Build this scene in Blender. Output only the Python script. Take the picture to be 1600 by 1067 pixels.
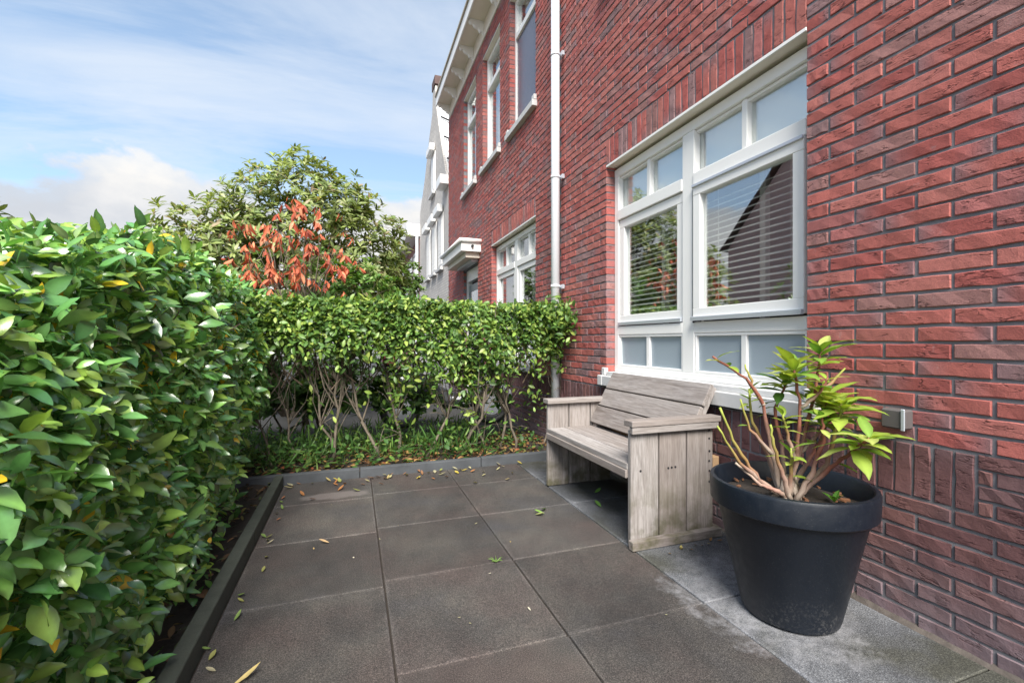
import bpy, bmesh, math, random
import numpy as np
from mathutils import Vector, Matrix
R = math.radians
random.seed(7); rng = np.random.default_rng(11)
sc = bpy.context.scene
C = sc.collection
for o in list(bpy.data.objects): bpy.data.objects.remove(o)

# ------------------------------------------------------------------ camera
cd = bpy.data.cameras.new('camera'); cam = bpy.data.objects.new('camera', cd); C.objects.link(cam)
cd.sensor_width = 36.0; cd.lens = 16.0; cd.clip_start = 0.05; cd.clip_end = 2000
CAM = Vector((0, 0, 1.08)); YAW = R(19.23)
cam.location = CAM; cam.rotation_euler = (R(90), 0, -YAW)
sc.camera = cam
# ------------------------------------------------------------------ exposure
vs = sc.view_settings
vs.view_transform = 'Standard'; vs.look = 'None'; vs.gamma = 1; vs.use_curve_mapping = False
vs.exposure = 2.12
sc.cycles.max_bounces = 8; sc.cycles.transparent_max_bounces = 12
# ------------------------------------------------------------------ sky
SUN_EL, SUN_AZ = 46.0, 194.0        # azimuth clockwise from +Y
w = bpy.data.worlds.new('World'); sc.world = w; w.use_nodes = True
nt = w.node_tree; nt.nodes.clear()
def N(tree, typ, **kw):
    n = tree.nodes.new(typ)
    for k, v in kw.items():
        if k.startswith('_'): setattr(n, k[1:], v)
        else: n.inputs[k].default_value = v
    return n
def math_node(tree, op, a, b=None, c=None, clamp=False):
    n = tree.nodes.new('ShaderNodeMath'); n.operation = op; n.use_clamp = clamp
    for i, x in enumerate((a, b, c)):
        if x is None: continue
        if isinstance(x, (int, float)): n.inputs[i].default_value = x
        else: tree.links.new(x, n.inputs[i])
    return n.outputs[0]
def ramp(tree, fac, stops, interp='LINEAR'):
    n = tree.nodes.new('ShaderNodeValToRGB'); n.color_ramp.interpolation = interp
    e = n.color_ramp.elements
    while len(e) < len(stops): e.new(0.5)
    for el, (p, c) in zip(e, stops):
        el.position = p; el.color = c if len(c) == 4 else (*c, 1)
    tree.links.new(fac, n.inputs[0]); return n.outputs[0]
def mix(tree, fac, a, b, typ='MIX'):
    n = tree.nodes.new('ShaderNodeMix'); n.data_type = 'RGBA'; n.blend_type = typ
    for s, x in ((0, fac), (6, a), (7, b)):
        if isinstance(x, (int, float)): n.inputs[s].default_value = x
        elif isinstance(x, (tuple, list)): n.inputs[s].default_value = (*x, 1) if len(x) == 3 else x
        else: tree.links.new(x, n.inputs[s])
    return n.outputs[2]
def build_world():
    L = nt.links.new
    sky = N(nt, 'ShaderNodeTexSky', _sky_type='NISHITA', _sun_disc=False, _sun_elevation=R(SUN_EL), _sun_rotation=R(SUN_AZ), _air_density=1.0, _dust_density=1.2, _ozone_density=1.6)
    tc = N(nt, 'ShaderNodeTexCoord'); sep = N(nt, 'ShaderNodeSeparateXYZ'); L(tc.outputs['Generated'], sep.inputs[0])
    z = math_node(nt, 'MAXIMUM', sep.outputs[2], 0.0)
    zz = math_node(nt, 'ADD', z, 0.16)
    px = math_node(nt, 'DIVIDE', sep.outputs[0], zz); py = math_node(nt, 'DIVIDE', sep.outputs[1], zz)
    cmb = N(nt, 'ShaderNodeCombineXYZ'); L(px, cmb.inputs[0]); L(py, cmb.inputs[1])
    mp = N(nt, 'ShaderNodeMapping'); L(cmb.outputs[0], mp.inputs[0]); mp.inputs['Rotation'].default_value = (0, 0, R(-28)); mp.inputs['Scale'].default_value = (0.55, 1.5, 1)
    cir = N(nt, 'ShaderNodeTexNoise', Scale=1.5, Detail=9.0, Roughness=0.60, Distortion=0.7); L(mp.outputs[0], cir.inputs[0])
    cirm = ramp(nt, cir.outputs[0], [(0.40, (0, 0, 0)), (0.52, (.34, .34, .34)), (0.68, (0.70, 0.70, 0.70))])
    # cumulus bank all round the horizon
    mp2 = N(nt, 'ShaderNodeMapping'); L(tc.outputs['Generated'], mp2.inputs[0]); mp2.inputs['Scale'].default_value = (1, 1, 1.7)
    cu = N(nt, 'ShaderNodeTexNoise', Scale=4.2, Detail=8.0, Roughness=0.55); L(mp2.outputs[0], cu.inputs[0])
    h = math_node(nt, 'MULTIPLY_ADD', z, -4.0, 1.15)
    h = math_node(nt, 'ADD', h, math_node(nt, 'MULTIPLY', math_node(nt, 'SUBTRACT', cu.outputs[0], 0.5), 1.1))
    cum = ramp(nt, h, [(0.0, (0, 0, 0)), (0.06, (.85, .85, .85)), (0.16, (1, 1, 1))])
    shade = ramp(nt, cu.outputs[0], [(0.36, (1.85, 1.95, 2.12)), (0.48, (2.25, 2.29, 2.36)), (0.60, (2.7, 2.66, 2.6))])
    hz = ramp(nt, z, [(0.0, (1.0, 1.0, 1.0)), (0.5, (0.86, 0.86, 0.86))])
    base = mix(nt, 1.0, sky.outputs[0], (0.64, 0.69, 0.68), 'MULTIPLY')
    base = mix(nt, 0.22, base, (2.2, 2.6, 3.0))
    c = mix(nt, cirm, base, (2.3, 2.5, 2.78)); c = mix(nt, cum, c, shade)
    bg = N(nt, 'ShaderNodeBackground', Strength=0.084); L(c, bg.inputs[0])
    out = N(nt, 'ShaderNodeOutputWorld'); L(bg.outputs[0], out.inputs[0])
build_world()
# ------------------------------------------------------------------ sun
sl = bpy.data.lights.new('sun', 'SUN'); sl.energy = 2.1; sl.angle = R(32); sl.color = (1, 0.95, 0.87)
sun = bpy.data.objects.new('sun', sl); C.objects.link(sun)
sd = Vector((math.sin(R(SUN_AZ)) * math.cos(R(SUN_EL)), math.cos(R(SUN_AZ)) * math.cos(R(SUN_EL)), math.sin(R(SUN_EL))))
sun.rotation_euler = (-sd).to_track_quat('-Z', 'Y').to_euler(); sun.location = (-3, -3, 12)

# ================================================================== materials
def mat(name):
    m = bpy.data.materials.new(name); m.use_nodes = True
    t = m.node_tree; return m, t, t.nodes['Principled BSDF'], t.links.new
def pos(t): return N(t, 'ShaderNodeNewGeometry').outputs['Position']
def mapped(t, src, scale, loc=(0, 0, 0)):
    n = N(t, 'ShaderNodeMapping'); t.links.new(src, n.inputs[0]); n.inputs['Scale'].default_value = scale; n.inputs['Location'].default_value = loc
    return n.outputs[0]
def noise(t, src, scale, detail=4.0, rough=0.55, dist=0.0):
    n = N(t, 'ShaderNodeTexNoise', Scale=scale, Detail=detail, Roughness=rough, Distortion=dist)
    t.links.new(src, n.inputs[0]); return n.outputs[0]
def bump(t, height, strength, dist, normal=None):
    n = N(t, 'ShaderNodeBump', Strength=strength, Distance=dist); t.links.new(height, n.inputs['Height'])
    if normal is not None: t.links.new(normal, n.inputs['Normal'])
    return n.outputs[0]
def attr(t, name='tint'):
    return N(t, 'ShaderNodeAttribute', _attribute_name=name).outputs['Color']
def plain(name, col, rough=0.5, var=0.12, scale=9.0, bmp=0.0, bscale=120.0, metal=0.0, spec=0.5):
    m, t, b, L = mat(name); p = pos(t)
    n = noise(t, p, scale, 5)
    L(mix(t, n, tuple(c * (1 - var) for c in col), tuple(min(1, c * (1 + var)) for c in col)), b.inputs['Base Color'])
    b.inputs['Roughness'].default_value = rough; b.inputs['Metallic'].default_value = metal; b.inputs['Specular IOR Level'].default_value = spec
    if bmp: L(bump(t, noise(t, p, bscale, 4), bmp, 0.002), b.inputs['Normal'])
    return m
def make_brick_mat():
    m, t, b, L = mat('hand_moulded_brick'); p = pos(t); a = attr(t)
    blot = noise(t, p, 26, 4, 0.6); fine = noise(t, p, 260, 3, 0.6)
    cr = noise(t, mapped(t, p, (20, 13, 70), (3, 1, 7)), 1.0, 2, 0.55, 0.7)
    crease = ramp(t, cr, [(0.455, (0, 0, 0)), (0.49, (1, 1, 1)), (0.515, (1, 1, 1)), (0.545, (0, 0, 0))])
    msk = ramp(t, noise(t, mapped(t, p, (9, 8, 22)), 1.0, 2), [(0.53, (0, 0, 0)), (0.61, (1, 1, 1))])
    cm = mix(t, 1.0, crease, msk, 'MULTIPLY')
    c = mix(t, blot, mix(t, 1.0, a, (0.74, 0.72, 0.76), 'MULTIPLY'), mix(t, 1.0, a, (1.24, 1.22, 1.2), 'MULTIPLY'))
    c = mix(t, ramp(t, fine, [(0.3, (0.32,) * 3), (0.62, (0,) * 3)]), c, (0.10, 0.045, 0.05))
    lime = ramp(t, noise(t, p, 11, 6, 0.7), [(0.63, (0,) * 3), (0.76, (0.42,) * 3)])
    c = mix(t, lime, c, (0.45, 0.38, 0.38))
    sep = N(t, 'ShaderNodeSeparateXYZ'); L(p, sep.inputs[0])
    low = math_node(t, 'MULTIPLY', math_node(t, 'SUBTRACT', 0.34, sep.outputs[2], clamp=True), 2.4)
    low = math_node(t, 'MULTIPLY', low, noise(t, p, 7, 5, 0.65), clamp=True)
    c = mix(t, low, c, (0.30, 0.27, 0.31))
    c = mix(t, math_node(t, 'MULTIPLY', cm, 0.68), c, (0.05, 0.018, 0.02))
    L(c, b.inputs['Base Color']); b.inputs['Roughness'].default_value = 0.82; b.inputs['Specular IOR Level'].default_value = 0.3
    hgt = math_node(t, 'SUBTRACT', math_node(t, 'ADD', math_node(t, 'MULTIPLY', fine, 0.35), blot), cm)
    L(bump(t, hgt, 0.5, 0.006), b.inputs['Normal']); return m
BRICK = make_brick_mat()
MORTAR = plain('grey_mortar', (0.185, 0.183, 0.200), 0.95, 0.25, 30, 0.6, 300)
WHITE = plain('white_paint', (0.85, 0.845, 0.825), 0.38, 0.03, 5, 0.05, 60)
BOUNCE_CREAM = plain('bounce_cream_white', (0.78, 0.72, 0.62), 0.45, 0.05, 5)  # white woodwork, warm bounce light under the lintels put into the colour
PVC = plain('pale_grey_pvc', (0.66, 0.68, 0.72), 0.35, 0.05, 4)
ALU = plain('aluminium_strip', (0.56, 0.60, 0.66), 0.35, 0.06, 8, metal=0.4)
RUBBER = plain('dark_gasket', (0.02, 0.02, 0.022), 0.6)
STONE = plain('painted_concrete_sill', (0.55, 0.55, 0.55), 0.8, 0.18, 14, 0.5, 200)
PANEL = plain('grey_blue_panel', (0.32, 0.38, 0.43), 0.35, 0.04, 3)
SLAT = plain('blind_slat', (0.90, 0.89, 0.86), 0.4, 0.04, 4)
ROOM = plain('room_interior', (0.45, 0.43, 0.40), 0.9, 0.3, 1.5)
CURTAIN = plain('interior_curtain', (0.6, 0.58, 0.53), 0.9, 0.1, 3)
DARKMETAL = plain('dark_metal', (0.05, 0.05, 0.055), 0.4, 0.1, metal=0.6)
ROOFT = plain('roof_tile', (0.10, 0.06, 0.055), 0.8, 0.3, 6)
def glass_mat(name, refl, tint):
    m, t, b, L = mat(name)
    gl = N(t, 'ShaderNodeBsdfGlossy', Roughness=0.0); gl.inputs['Color'].default_value = (0.95, 0.97, 1, 1)
    tr = N(t, 'ShaderNodeBsdfTransparent'); tr.inputs['Color'].default_value = (*tint, 1)
    fr = N(t, 'ShaderNodeLayerWeight', Blend=0.5)
    f = math_node(t, 'MULTIPLY_ADD', math_node(t, 'POWER', fr.outputs['Facing'], 5.0), 0.9, refl, clamp=True)
    L(bump(t, noise(t, pos(t), 2.5, 1), 0.02, 0.02), gl.inputs['Normal'])
    ms = N(t, 'ShaderNodeMixShader'); L(f, ms.inputs[0]); L(tr.outputs[0], ms.inputs[1]); L(gl.outputs[0], ms.inputs[2])
    L(ms.outputs[0], t.nodes['Material Output'].inputs[0]); return m
GLASS = glass_mat('window_glass', 0.25, (0.95, 0.97, 0.95))
SCREEN = plain('dark_sun_screen', (0.13, 0.13, 0.17), 0.25, 0.2, 1.2)

def leaf_mat(name, rough=0.32, trans=0.22, vein=0.5, spec=0.5):
    m, t, b, L = mat(name); a = attr(t); p = pos(t)
    n = noise(t, p, 38, 3)
    c = mix(t, n, mix(t, 1.0, a, (0.72, 0.74, 0.7), 'MULTIPLY'), mix(t, 1.0, a, (1.25, 1.22, 1.2), 'MULTIPLY'))
    L(c, b.inputs['Base Color']); b.inputs['Roughness'].default_value = rough
    b.inputs['Specular IOR Level'].default_value = spec
    tl = N(t, 'ShaderNodeBsdfTranslucent'); L(mix(t, 1.0, c, (1.5, 1.45, 0.6), 'MULTIPLY'), tl.inputs['Color'])
    ms = N(t, 'ShaderNodeMixShader'); ms.inputs[0].default_value = trans
    L(b.outputs[0], ms.inputs[1]); L(tl.outputs[0], ms.inputs[2]); L(ms.outputs[0], t.nodes['Material Output'].inputs[0])
    L(bump(t, noise(t, p, 120, 2), 0.25 * vein, 0.002), b.inputs['Normal']); return m
LEAF = leaf_mat('glossy_laurel_leaf', 0.26, 0.22, spec=0.95)
LEAFB = leaf_mat('clipped_hedge_leaf', 0.42, 0.25, spec=0.45)
LEAFM = leaf_mat('matt_leaf', 0.5, 0.3)
DRY = leaf_mat('dry_leaf', 0.7, 0.12)
def bark_mat(name, c0, c1):
    m, t, b, L = mat(name); p = pos(t)
    n = noise(t, mapped(t, p, (60, 60, 16)), 1.0, 5, 0.65)
    L(ramp(t, n, [(0.3, c0), (0.7, c1)]), b.inputs['Base Color']); b.inputs['Roughness'].default_value = 0.85
    L(bump(t, n, 0.6, 0.004), b.inputs['Normal']); return m
BARK = bark_mat('grey_brown_bark', (0.06, 0.05, 0.038), (0.20, 0.165, 0.125))
TWIG = bark_mat('dark_twig', (0.04, 0.03, 0.02), (0.14, 0.10, 0.065))
def stem_mat():
    m, t, b, L = mat('rhododendron_stem'); p = pos(t); a = attr(t)
    n = noise(t, mapped(t, p, (70, 70, 30)), 1.0, 4, 0.6)
    L(mix(t, n, mix(t, 1.0, a, (0.6, 0.6, 0.6), 'MULTIPLY'), mix(t, 1.0, a, (1.3, 1.3, 1.3), 'MULTIPLY')), b.inputs['Base Color'])
    b.inputs['Roughness'].default_value = 0.7; L(bump(t, n, 0.5, 0.003), b.inputs['Normal']); return m
STEM = stem_mat()
def wood_mat(name, stretch):
    m, t, b, L = mat(name); p = pos(t)
    rnd = N(t, 'ShaderNodeObjectInfo').outputs['Random']
    off = N(t, 'ShaderNodeCombineXYZ'); L(math_node(t, 'MULTIPLY', rnd, 37.0), off.inputs[0]); L(math_node(t, 'MULTIPLY', rnd, 11.0), off.inputs[1]); L(math_node(t, 'MULTIPLY', rnd, 23.0), off.inputs[2])
    va = N(t, 'ShaderNodeVectorMath', _operation='ADD'); L(p, va.inputs[0]); L(off.outputs[0], va.inputs[1])
    q = va.outputs[0]
    g = noise(t, mapped(t, q, stretch), 1.0, 6, 0.6, 0.9)
    g2 = noise(t, mapped(t, q, tuple(s * 4 for s in stretch)), 1.0, 3, 0.6)
    big = noise(t, q, 3.5, 3)
    c = ramp(t, g, [(0.28, (0.135, 0.115, 0.108)), (0.46, (0.255, 0.228, 0.222)), (0.62, (0.35, 0.325, 0.322)), (0.8, (0.27, 0.225, 0.19))])
    c = mix(t, math_node(t, 'MULTIPLY', big, 0.38), c, (0.36, 0.29, 0.235))
    c = mix(t, ramp(t, g2, [(0.3, (0.5,) * 3), (0.55, (0,) * 3)]), c, (0.10, 0.085, 0.075))
    hv = N(t, 'ShaderNodeHueSaturation'); L(math_node(t, 'MULTIPLY_ADD', rnd, 0.33, 0.76), hv.inputs['Value']); L(math_node(t, 'MULTIPLY_ADD', rnd, -0.4, 1.0), hv.inputs['Saturation']); L(c, hv.inputs['Color'])
    c = mix(t, math_node(t, 'MULTIPLY', math_node(t, 'FRACT', math_node(t, 'MULTIPLY', rnd, 7.3)), 0.30), hv.outputs[0], (0.31, 0.255, 0.225))
    sep = N(t, 'ShaderNodeSeparateXYZ'); L(p, sep.inputs[0])
    alg = math_node(t, 'MULTIPLY', math_node(t, 'SUBTRACT', 0.42, sep.outputs[2], clamp=True), 2.2)
    alg = math_node(t, 'MULTIPLY', alg, ramp(t, noise(t, q, 9, 5, 0.6), [(0.42, (0,) * 3), (0.62, (1,) * 3)]), clamp=True)
    c = mix(t, alg, c, (0.085, 0.08, 0.042))
    L(c, b.inputs['Base Color']); b.inputs['Roughness'].default_value = 0.85; b.inputs['Specular IOR Level'].default_value = 0.25
    L(bump(t, math_node(t, 'ADD', g, math_node(t, 'MULTIPLY', g2, 0.5)), 0.5, 0.003), b.inputs['Normal']); return m
WOODX = wood_mat('weathered_wood_across', (3.0, 42, 42)); WOODY = wood_mat('weathered_wood_along', (42, 2.6, 42)); WOODZ = wood_mat('weathered_wood_upright', (42, 42, 3.0))

def slab_mat(name, dark):
    m, t, b, L = mat(name); p = pos(t)
    sp = noise(t, p, 240, 3, 0.8); sp2 = noise(t, p, 80, 3, 0.6)
    big = noise(t, p, 2.3, 5, 0.6); hue = noise(t, mapped(t, p, (1, 1, 1), (5, 3, 0)), 1.7, 4, 0.6); mid = noise(t, p, 9, 6, 0.68)
    if dark:
        c = ramp(t, big, [(0.32, (0.040, 0.037, 0.036)), (0.50, (0.059, 0.055, 0.052)), (0.68, (0.084, 0.078, 0.070))])
        c = mix(t, ramp(t, hue, [(0.46, (0,) * 3), (0.64, (0.55,) * 3)]), c, (0.078, 0.058, 0.053))
        c = mix(t, ramp(t, hue, [(0.30, (0.5,) * 3), (0.46, (0,) * 3)]), c, (0.050, 0.051, 0.060))
    else:
        c = ramp(t, big, [(0.30, (0.065, 0.068, 0.073)), (0.5, (0.105, 0.110, 0.120)), (0.7, (0.165, 0.172, 0.185))])
        gr = ramp(t, hue, [(0.5, (0,) * 3), (0.64, (0.8,) * 3)]); c = mix(t, gr, c, (0.05, 0.05, 0.036))
    c = mix(t, ramp(t, mid, [(0.36, (0.4,) * 3), (0.6, (0,) * 3)]), c, mix(t, 1.0, c, (0.70, 0.70, 0.72), 'MULTIPLY'))
    rv = N(t, 'ShaderNodeHueSaturation'); L(math_node(t, 'MULTIPLY_ADD', N(t, 'ShaderNodeObjectInfo').outputs['Random'], 0.30, 0.85), rv.inputs['Value']); L(c, rv.inputs['Color']); c = rv.outputs[0]
    c = mix(t, ramp(t, sp, [(0.40, (0.8,) * 3), (0.50, (0,) * 3)]), c, mix(t, 1.0, c, (0.35, 0.35, 0.36), 'MULTIPLY'))
    c = mix(t, ramp(t, sp, [(0.53, (0,) * 3), (0.66, (0.9,) * 3)]), c, mix(t, 1.0, c, (2.5, 2.45, 2.4), 'MULTIPLY'))
    ge = N(t, 'ShaderNodeTexCoord').outputs['Generated']; sg = N(t, 'ShaderNodeSeparateXYZ'); L(ge, sg.inputs[0])
    ed = math_node(t, 'MINIMUM', math_node(t, 'MINIMUM', sg.outputs[0], math_node(t, 'SUBTRACT', 1.0, sg.outputs[0])), math_node(t, 'MINIMUM', sg.outputs[1], math_node(t, 'SUBTRACT', 1.0, sg.outputs[1])))
    ed = math_node(t, 'ADD', ed, math_node(t, 'MULTIPLY', math_node(t, 'SUBTRACT', noise(t, p, 6, 5, 0.6), 0.5), 0.10))
    c = mix(t, ramp(t, ed, [(0.0, (0.42,) * 3), (0.022, (0,) * 3)]), c, mix(t, 1.0, c, (1.9, 1.9, 1.95), 'MULTIPLY'))
    # lime bloom: pale stain round the pot foot, and an old pale patch
    def blob(cx, cy, sx, sy, edge):
        v = N(t, 'ShaderNodeVectorMath', _operation='LENGTH'); L(mapped(t, p, (1 / sx, 1 / sy, 0), (-cx / sx, -cy / sy, 0)), v.inputs[0])
        d = math_node(t, 'ADD', v.outputs['Value'], math_node(t, 'MULTIPLY', math_node(t, 'SUBTRACT', noise(t, p, 8, 5, 0.65), 0.5), edge))
        return ramp(t, d, [(0.70, (1,) * 3), (1.0, (0,) * 3)])
    st = mix(t, 1.0, blob(1.60, 1.46, 0.34, 0.42, 1.7), ramp(t, noise(t, p, 26, 7, 0.75), [(0.38, (0.1,) * 3), (0.6, (1,) * 3)]), 'MULTIPLY')
    c = mix(t, math_node(t, 'MULTIPLY', st, 0.5), c, (0.31, 0.31, 0.33))
    pt = blob(-0.12, 3.43, 0.26, 0.085, 1.1); c = mix(t, math_node(t, 'MULTIPLY', pt, 0.6), c, (0.17, 0.15, 0.145))
    L(c, b.inputs['Base Color']); b.inputs['Roughness'].default_value = 0.78; b.inputs['Specular IOR Level'].default_value = 0.35
    L(bump(t, math_node(t, 'ADD', sp, math_node(t, 'MULTIPLY', sp2, 0.8)), 0.6, 0.005), b.inputs['Normal']); return m
SLAB = slab_mat('exposed_aggregate_slab', True); SLABW = slab_mat('grey_concrete_slab', False)
KERB = plain('dark_mossy_kerb', (0.045, 0.052, 0.042), 0.9, 0.45, 14, 0.8, 160)
KERBC = plain('grey_kerb_concrete', (0.060, 0.066, 0.074), 0.85, 0.7, 6, 0.6, 160)
SOIL = plain('dark_soil', (0.028, 0.021, 0.016), 0.95, 0.6, 30, 1.0, 90)
ASPH = plain('street_paving', (0.11, 0.105, 0.10), 0.9, 0.25, 3, 0.4, 80)
PATHM = plain('concrete_path', (0.032, 0.032, 0.032), 0.9, 0.25, 3, 0.4, 80)
def pot_mat():
    m, t, b, L = mat('navy_black_plastic'); p = pos(t)
    c = mix(t, noise(t, p, 6, 3), (0.0030, 0.0056, 0.0110), (0.0055, 0.0092, 0.0165))
    sp = ramp(t, noise(t, p, 210, 2, 0.6), [(0.64, (0,) * 3), (0.72, (0.5,) * 3)])
    sep = N(t, 'ShaderNodeSeparateXYZ'); L(p, sep.inputs[0])
    low = math_node(t, 'MULTIPLY_ADD', sep.outputs[2], -5.5, 0.85, clamp=True)
    dirt = math_node(t, 'MULTIPLY', low, ramp(t, noise(t, p, 95, 4, 0.7), [(0.50, (0,) * 3), (0.62, (0.8,) * 3)]))
    side = ramp(t, noise(t, p, 4, 3), [(0.45, (0.1,) * 3), (0.65, (1,) * 3)])
    c = mix(t, sp, c, (0.05, 0.055, 0.06)); c = mix(t, math_node(t, 'MULTIPLY', dirt, side), c, (0.20, 0.195, 0.19))
    L(c, b.inputs['Base Color']); L(ramp(t, noise(t, p, 25, 4), [(0.3, (0.36,) * 3), (0.7, (0.52,) * 3)]), b.inputs['Roughness'])
    L(bump(t, noise(t, p, 160, 3), 0.12, 0.002), b.inputs['Normal']); return m
POT = pot_mat()

# ================================================================== builders
class MB:
    def __init__(s): s.v = []; s.f = []; s.t = []
    def add(s, vs_, fs, tint=None):
        b = len(s.v); s.v += [tuple(x) for x in vs_]; s.f += [tuple(i + b for i in f) for f in fs]
        if tint is not None: s.t += [tint] * len(vs_) if not isinstance(tint[0], (tuple, list)) else list(tint)
        return s
    def box(s, x0, x1, y0, y1, z0, z1, M=None, tint=None):
        v = [Vector((x, y, z)) for x in (x0, x1) for y in (y0, y1) for z in (z0, z1)]
        if M: v = [M @ p for p in v]
        return s.add(v, [(0, 1, 3, 2), (4, 6, 7, 5), (0, 4, 5, 1), (2, 3, 7, 6), (0, 2, 6, 4), (1, 5, 7, 3)], tint)
    def tube(s, pts, rad, n=7, tint=None, cap=True):
        pts = [Vector(p) for p in pts]; vs_, fs, tt = [], [], []
        if isinstance(rad, (int, float)): rad = [rad] * len(pts)
        for i, p in enumerate(pts):
            d = (pts[min(i + 1, len(pts) - 1)] - pts[max(i - 1, 0)]).normalized()
            u = d.cross(Vector((0.31, 0.87, 0.38))).normalized(); w_ = d.cross(u)
            for k in range(n):
                a = 2 * math.pi * k / n
                vs_.append(p + (u * math.cos(a) + w_ * math.sin(a)) * rad[i])
                if tint is not None: tt.append(tint[i] if isinstance(tint[0], (tuple, list)) else tint)
        for i in range(len(pts) - 1):
            for k in range(n): fs.append((i * n + k, i * n + (k + 1) % n, (i + 1) * n + (k + 1) % n, (i + 1) * n + k))
        if cap: fs.append(tuple(range(n))[::-1]); fs.append(tuple((len(pts) - 1) * n + k for k in range(n)))
        return s.add(vs_, fs, tt if tint is not None else None)
    def lathe(s, prof, n=64, c=(0, 0, 0)):
        vs_ = [(c[0] + r * math.cos(2 * math.pi * k / n), c[1] + r * math.sin(2 * math.pi * k / n), c[2] + z) for r, z in prof for k in range(n)]
        fs = [(i * n + k, i * n + (k + 1) % n, (i + 1) * n + (k + 1) % n, (i + 1) * n + k) for i in range(len(prof) - 1) for k in range(n)]
        return s.add(vs_, fs)
    def build(s, name, m, parent=None, smooth=False, bevel=0, seg=2, recalc=True):
        me = bpy.data.meshes.new(name); me.from_pydata(s.v, [], s.f)
        if s.t:
            a = me.color_attributes.new('tint', 'FLOAT_COLOR', 'POINT')
            a.data.foreach_set('color', np.array([(*c[:3], 1.0) for c in s.t], dtype=np.float32).ravel())
        me.update()
        if recalc: bm = bmesh.new(); bm.from_mesh(me); bmesh.ops.recalc_face_normals(bm, faces=bm.faces); bm.to_mesh(me); bm.free()
        if smooth: me.shade_smooth()
        return obj(name, me, m, parent, bevel, seg)
def obj(name, me, m, parent=None, bevel=0, seg=2):
    o = bpy.data.objects.new(name, me); C.objects.link(o)
    if m and not me.materials: me.materials.append(m)
    if parent: o.parent = parent
    if bevel:
        b = o.modifiers.new('bevel', 'BEVEL'); b.width = bevel; b.segments = seg; b.limit_method = 'ANGLE'
    return o
def place(name, me, loc, M3=None, parent=None):
    o = bpy.data.objects.new(name, me); C.objects.link(o)
    M = M3.to_4x4() if M3 is not None else Matrix.Identity(4)
    M.translation = loc; o.matrix_world = M
    if parent: o.parent = parent          # every parent root used here sits at the world origin or is compensated
    return o
def tag(o, label=None, cat=None, group=None, kind=None):
    if label: o['label'] = label
    if cat: o['category'] = cat
    if group: o['group'] = group
    if kind: o['kind'] = kind
    return o
def root(name, label, cat, group=None, loc=(0, 0, 0)):
    o = bpy.data.objects.new(name, None); C.objects.link(o); o.location = loc; o.empty_display_size = 0.1
    return tag(o, label, cat, group)
def child_fix(r):
    """children were built in world coordinates; keep them there under an Empty placed at the thing's base"""
    inv = Matrix.Translation(-r.location)
    for c in r.children: c.matrix_parent_inverse = inv
def structure(o): return tag(o, kind='structure')

def broad_leaf(L, W, fold, droop, wave, seed):
    r = random.Random(seed); v = [(0, 0, 0)]; rows = [(.10, .34), (.24, .74), (.42, 1.0), (.60, .96), (.77, .68), (.90, .34)]
    for t, ww in rows:
        zc = -droop * L * t * t; a, b = W * .5 * ww * r.uniform(.86, 1.1), W * .5 * ww * r.uniform(.86, 1.1); xm = W * .06 * math.sin(t * 3 + seed)
        v += [(xm - a, L * (t + r.uniform(-.015, .015)), zc + fold * a + wave * W * r.uniform(-1, 1)), (xm, L * t, zc), (xm + b, L * (t + r.uniform(-.015, .015)), zc + fold * b + wave * W * r.uniform(-1, 1))]
    v.append((W * .05, L, -droop * L)); f = [(0, 2, 1), (0, 3, 2)]; n = len(rows)
    for i in range(n - 1):
        a = 1 + 3 * i; f += [(a, a + 1, a + 4, a + 3), (a + 1, a + 2, a + 5, a + 4)]
    a = 1 + 3 * (n - 1); f += [(a, a + 1, 3 * n + 1), (a + 1, a + 2, 3 * n + 1)]
    return np.array(v), f
# ---------------- leaves
def leaf_template(L, W, fold=0.25, droop=0.25, jag=0.0, prof=(0.62, 1.0, 0.72)):
    rows = [(0.22, prof[0]), (0.50, prof[1]), (0.78, prof[2])]
    v = [(0, 0, 0)]
    for t, ww in rows:
        zc = -droop * L * t * t; hw = W * 0.5 * ww
        v += [(-hw, L * t, zc + fold * hw), (0, L * t, zc), (hw, L * (t + jag), zc + fold * hw)]
    v.append((0, L, -droop * L))
    f = [(0, 2, 1), (0, 3, 2), (1, 2, 5, 4), (2, 3, 6, 5), (4, 5, 8, 7), (5, 6, 9, 8), (7, 8, 10), (8, 9, 10)]
    return np.array(v, dtype=np.float64), f
def frames(axis, normal):
    """columns side, axis, normal for arrays of leaf axes and approximate normals"""
    a = axis / np.linalg.norm(axis, axis=1, keepdims=True)
    s = np.cross(a, normal); s /= np.maximum(np.linalg.norm(s, axis=1, keepdims=True), 1e-6)
    n = np.cross(s, a)
    return np.stack([s, a, n], axis=2)
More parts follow.
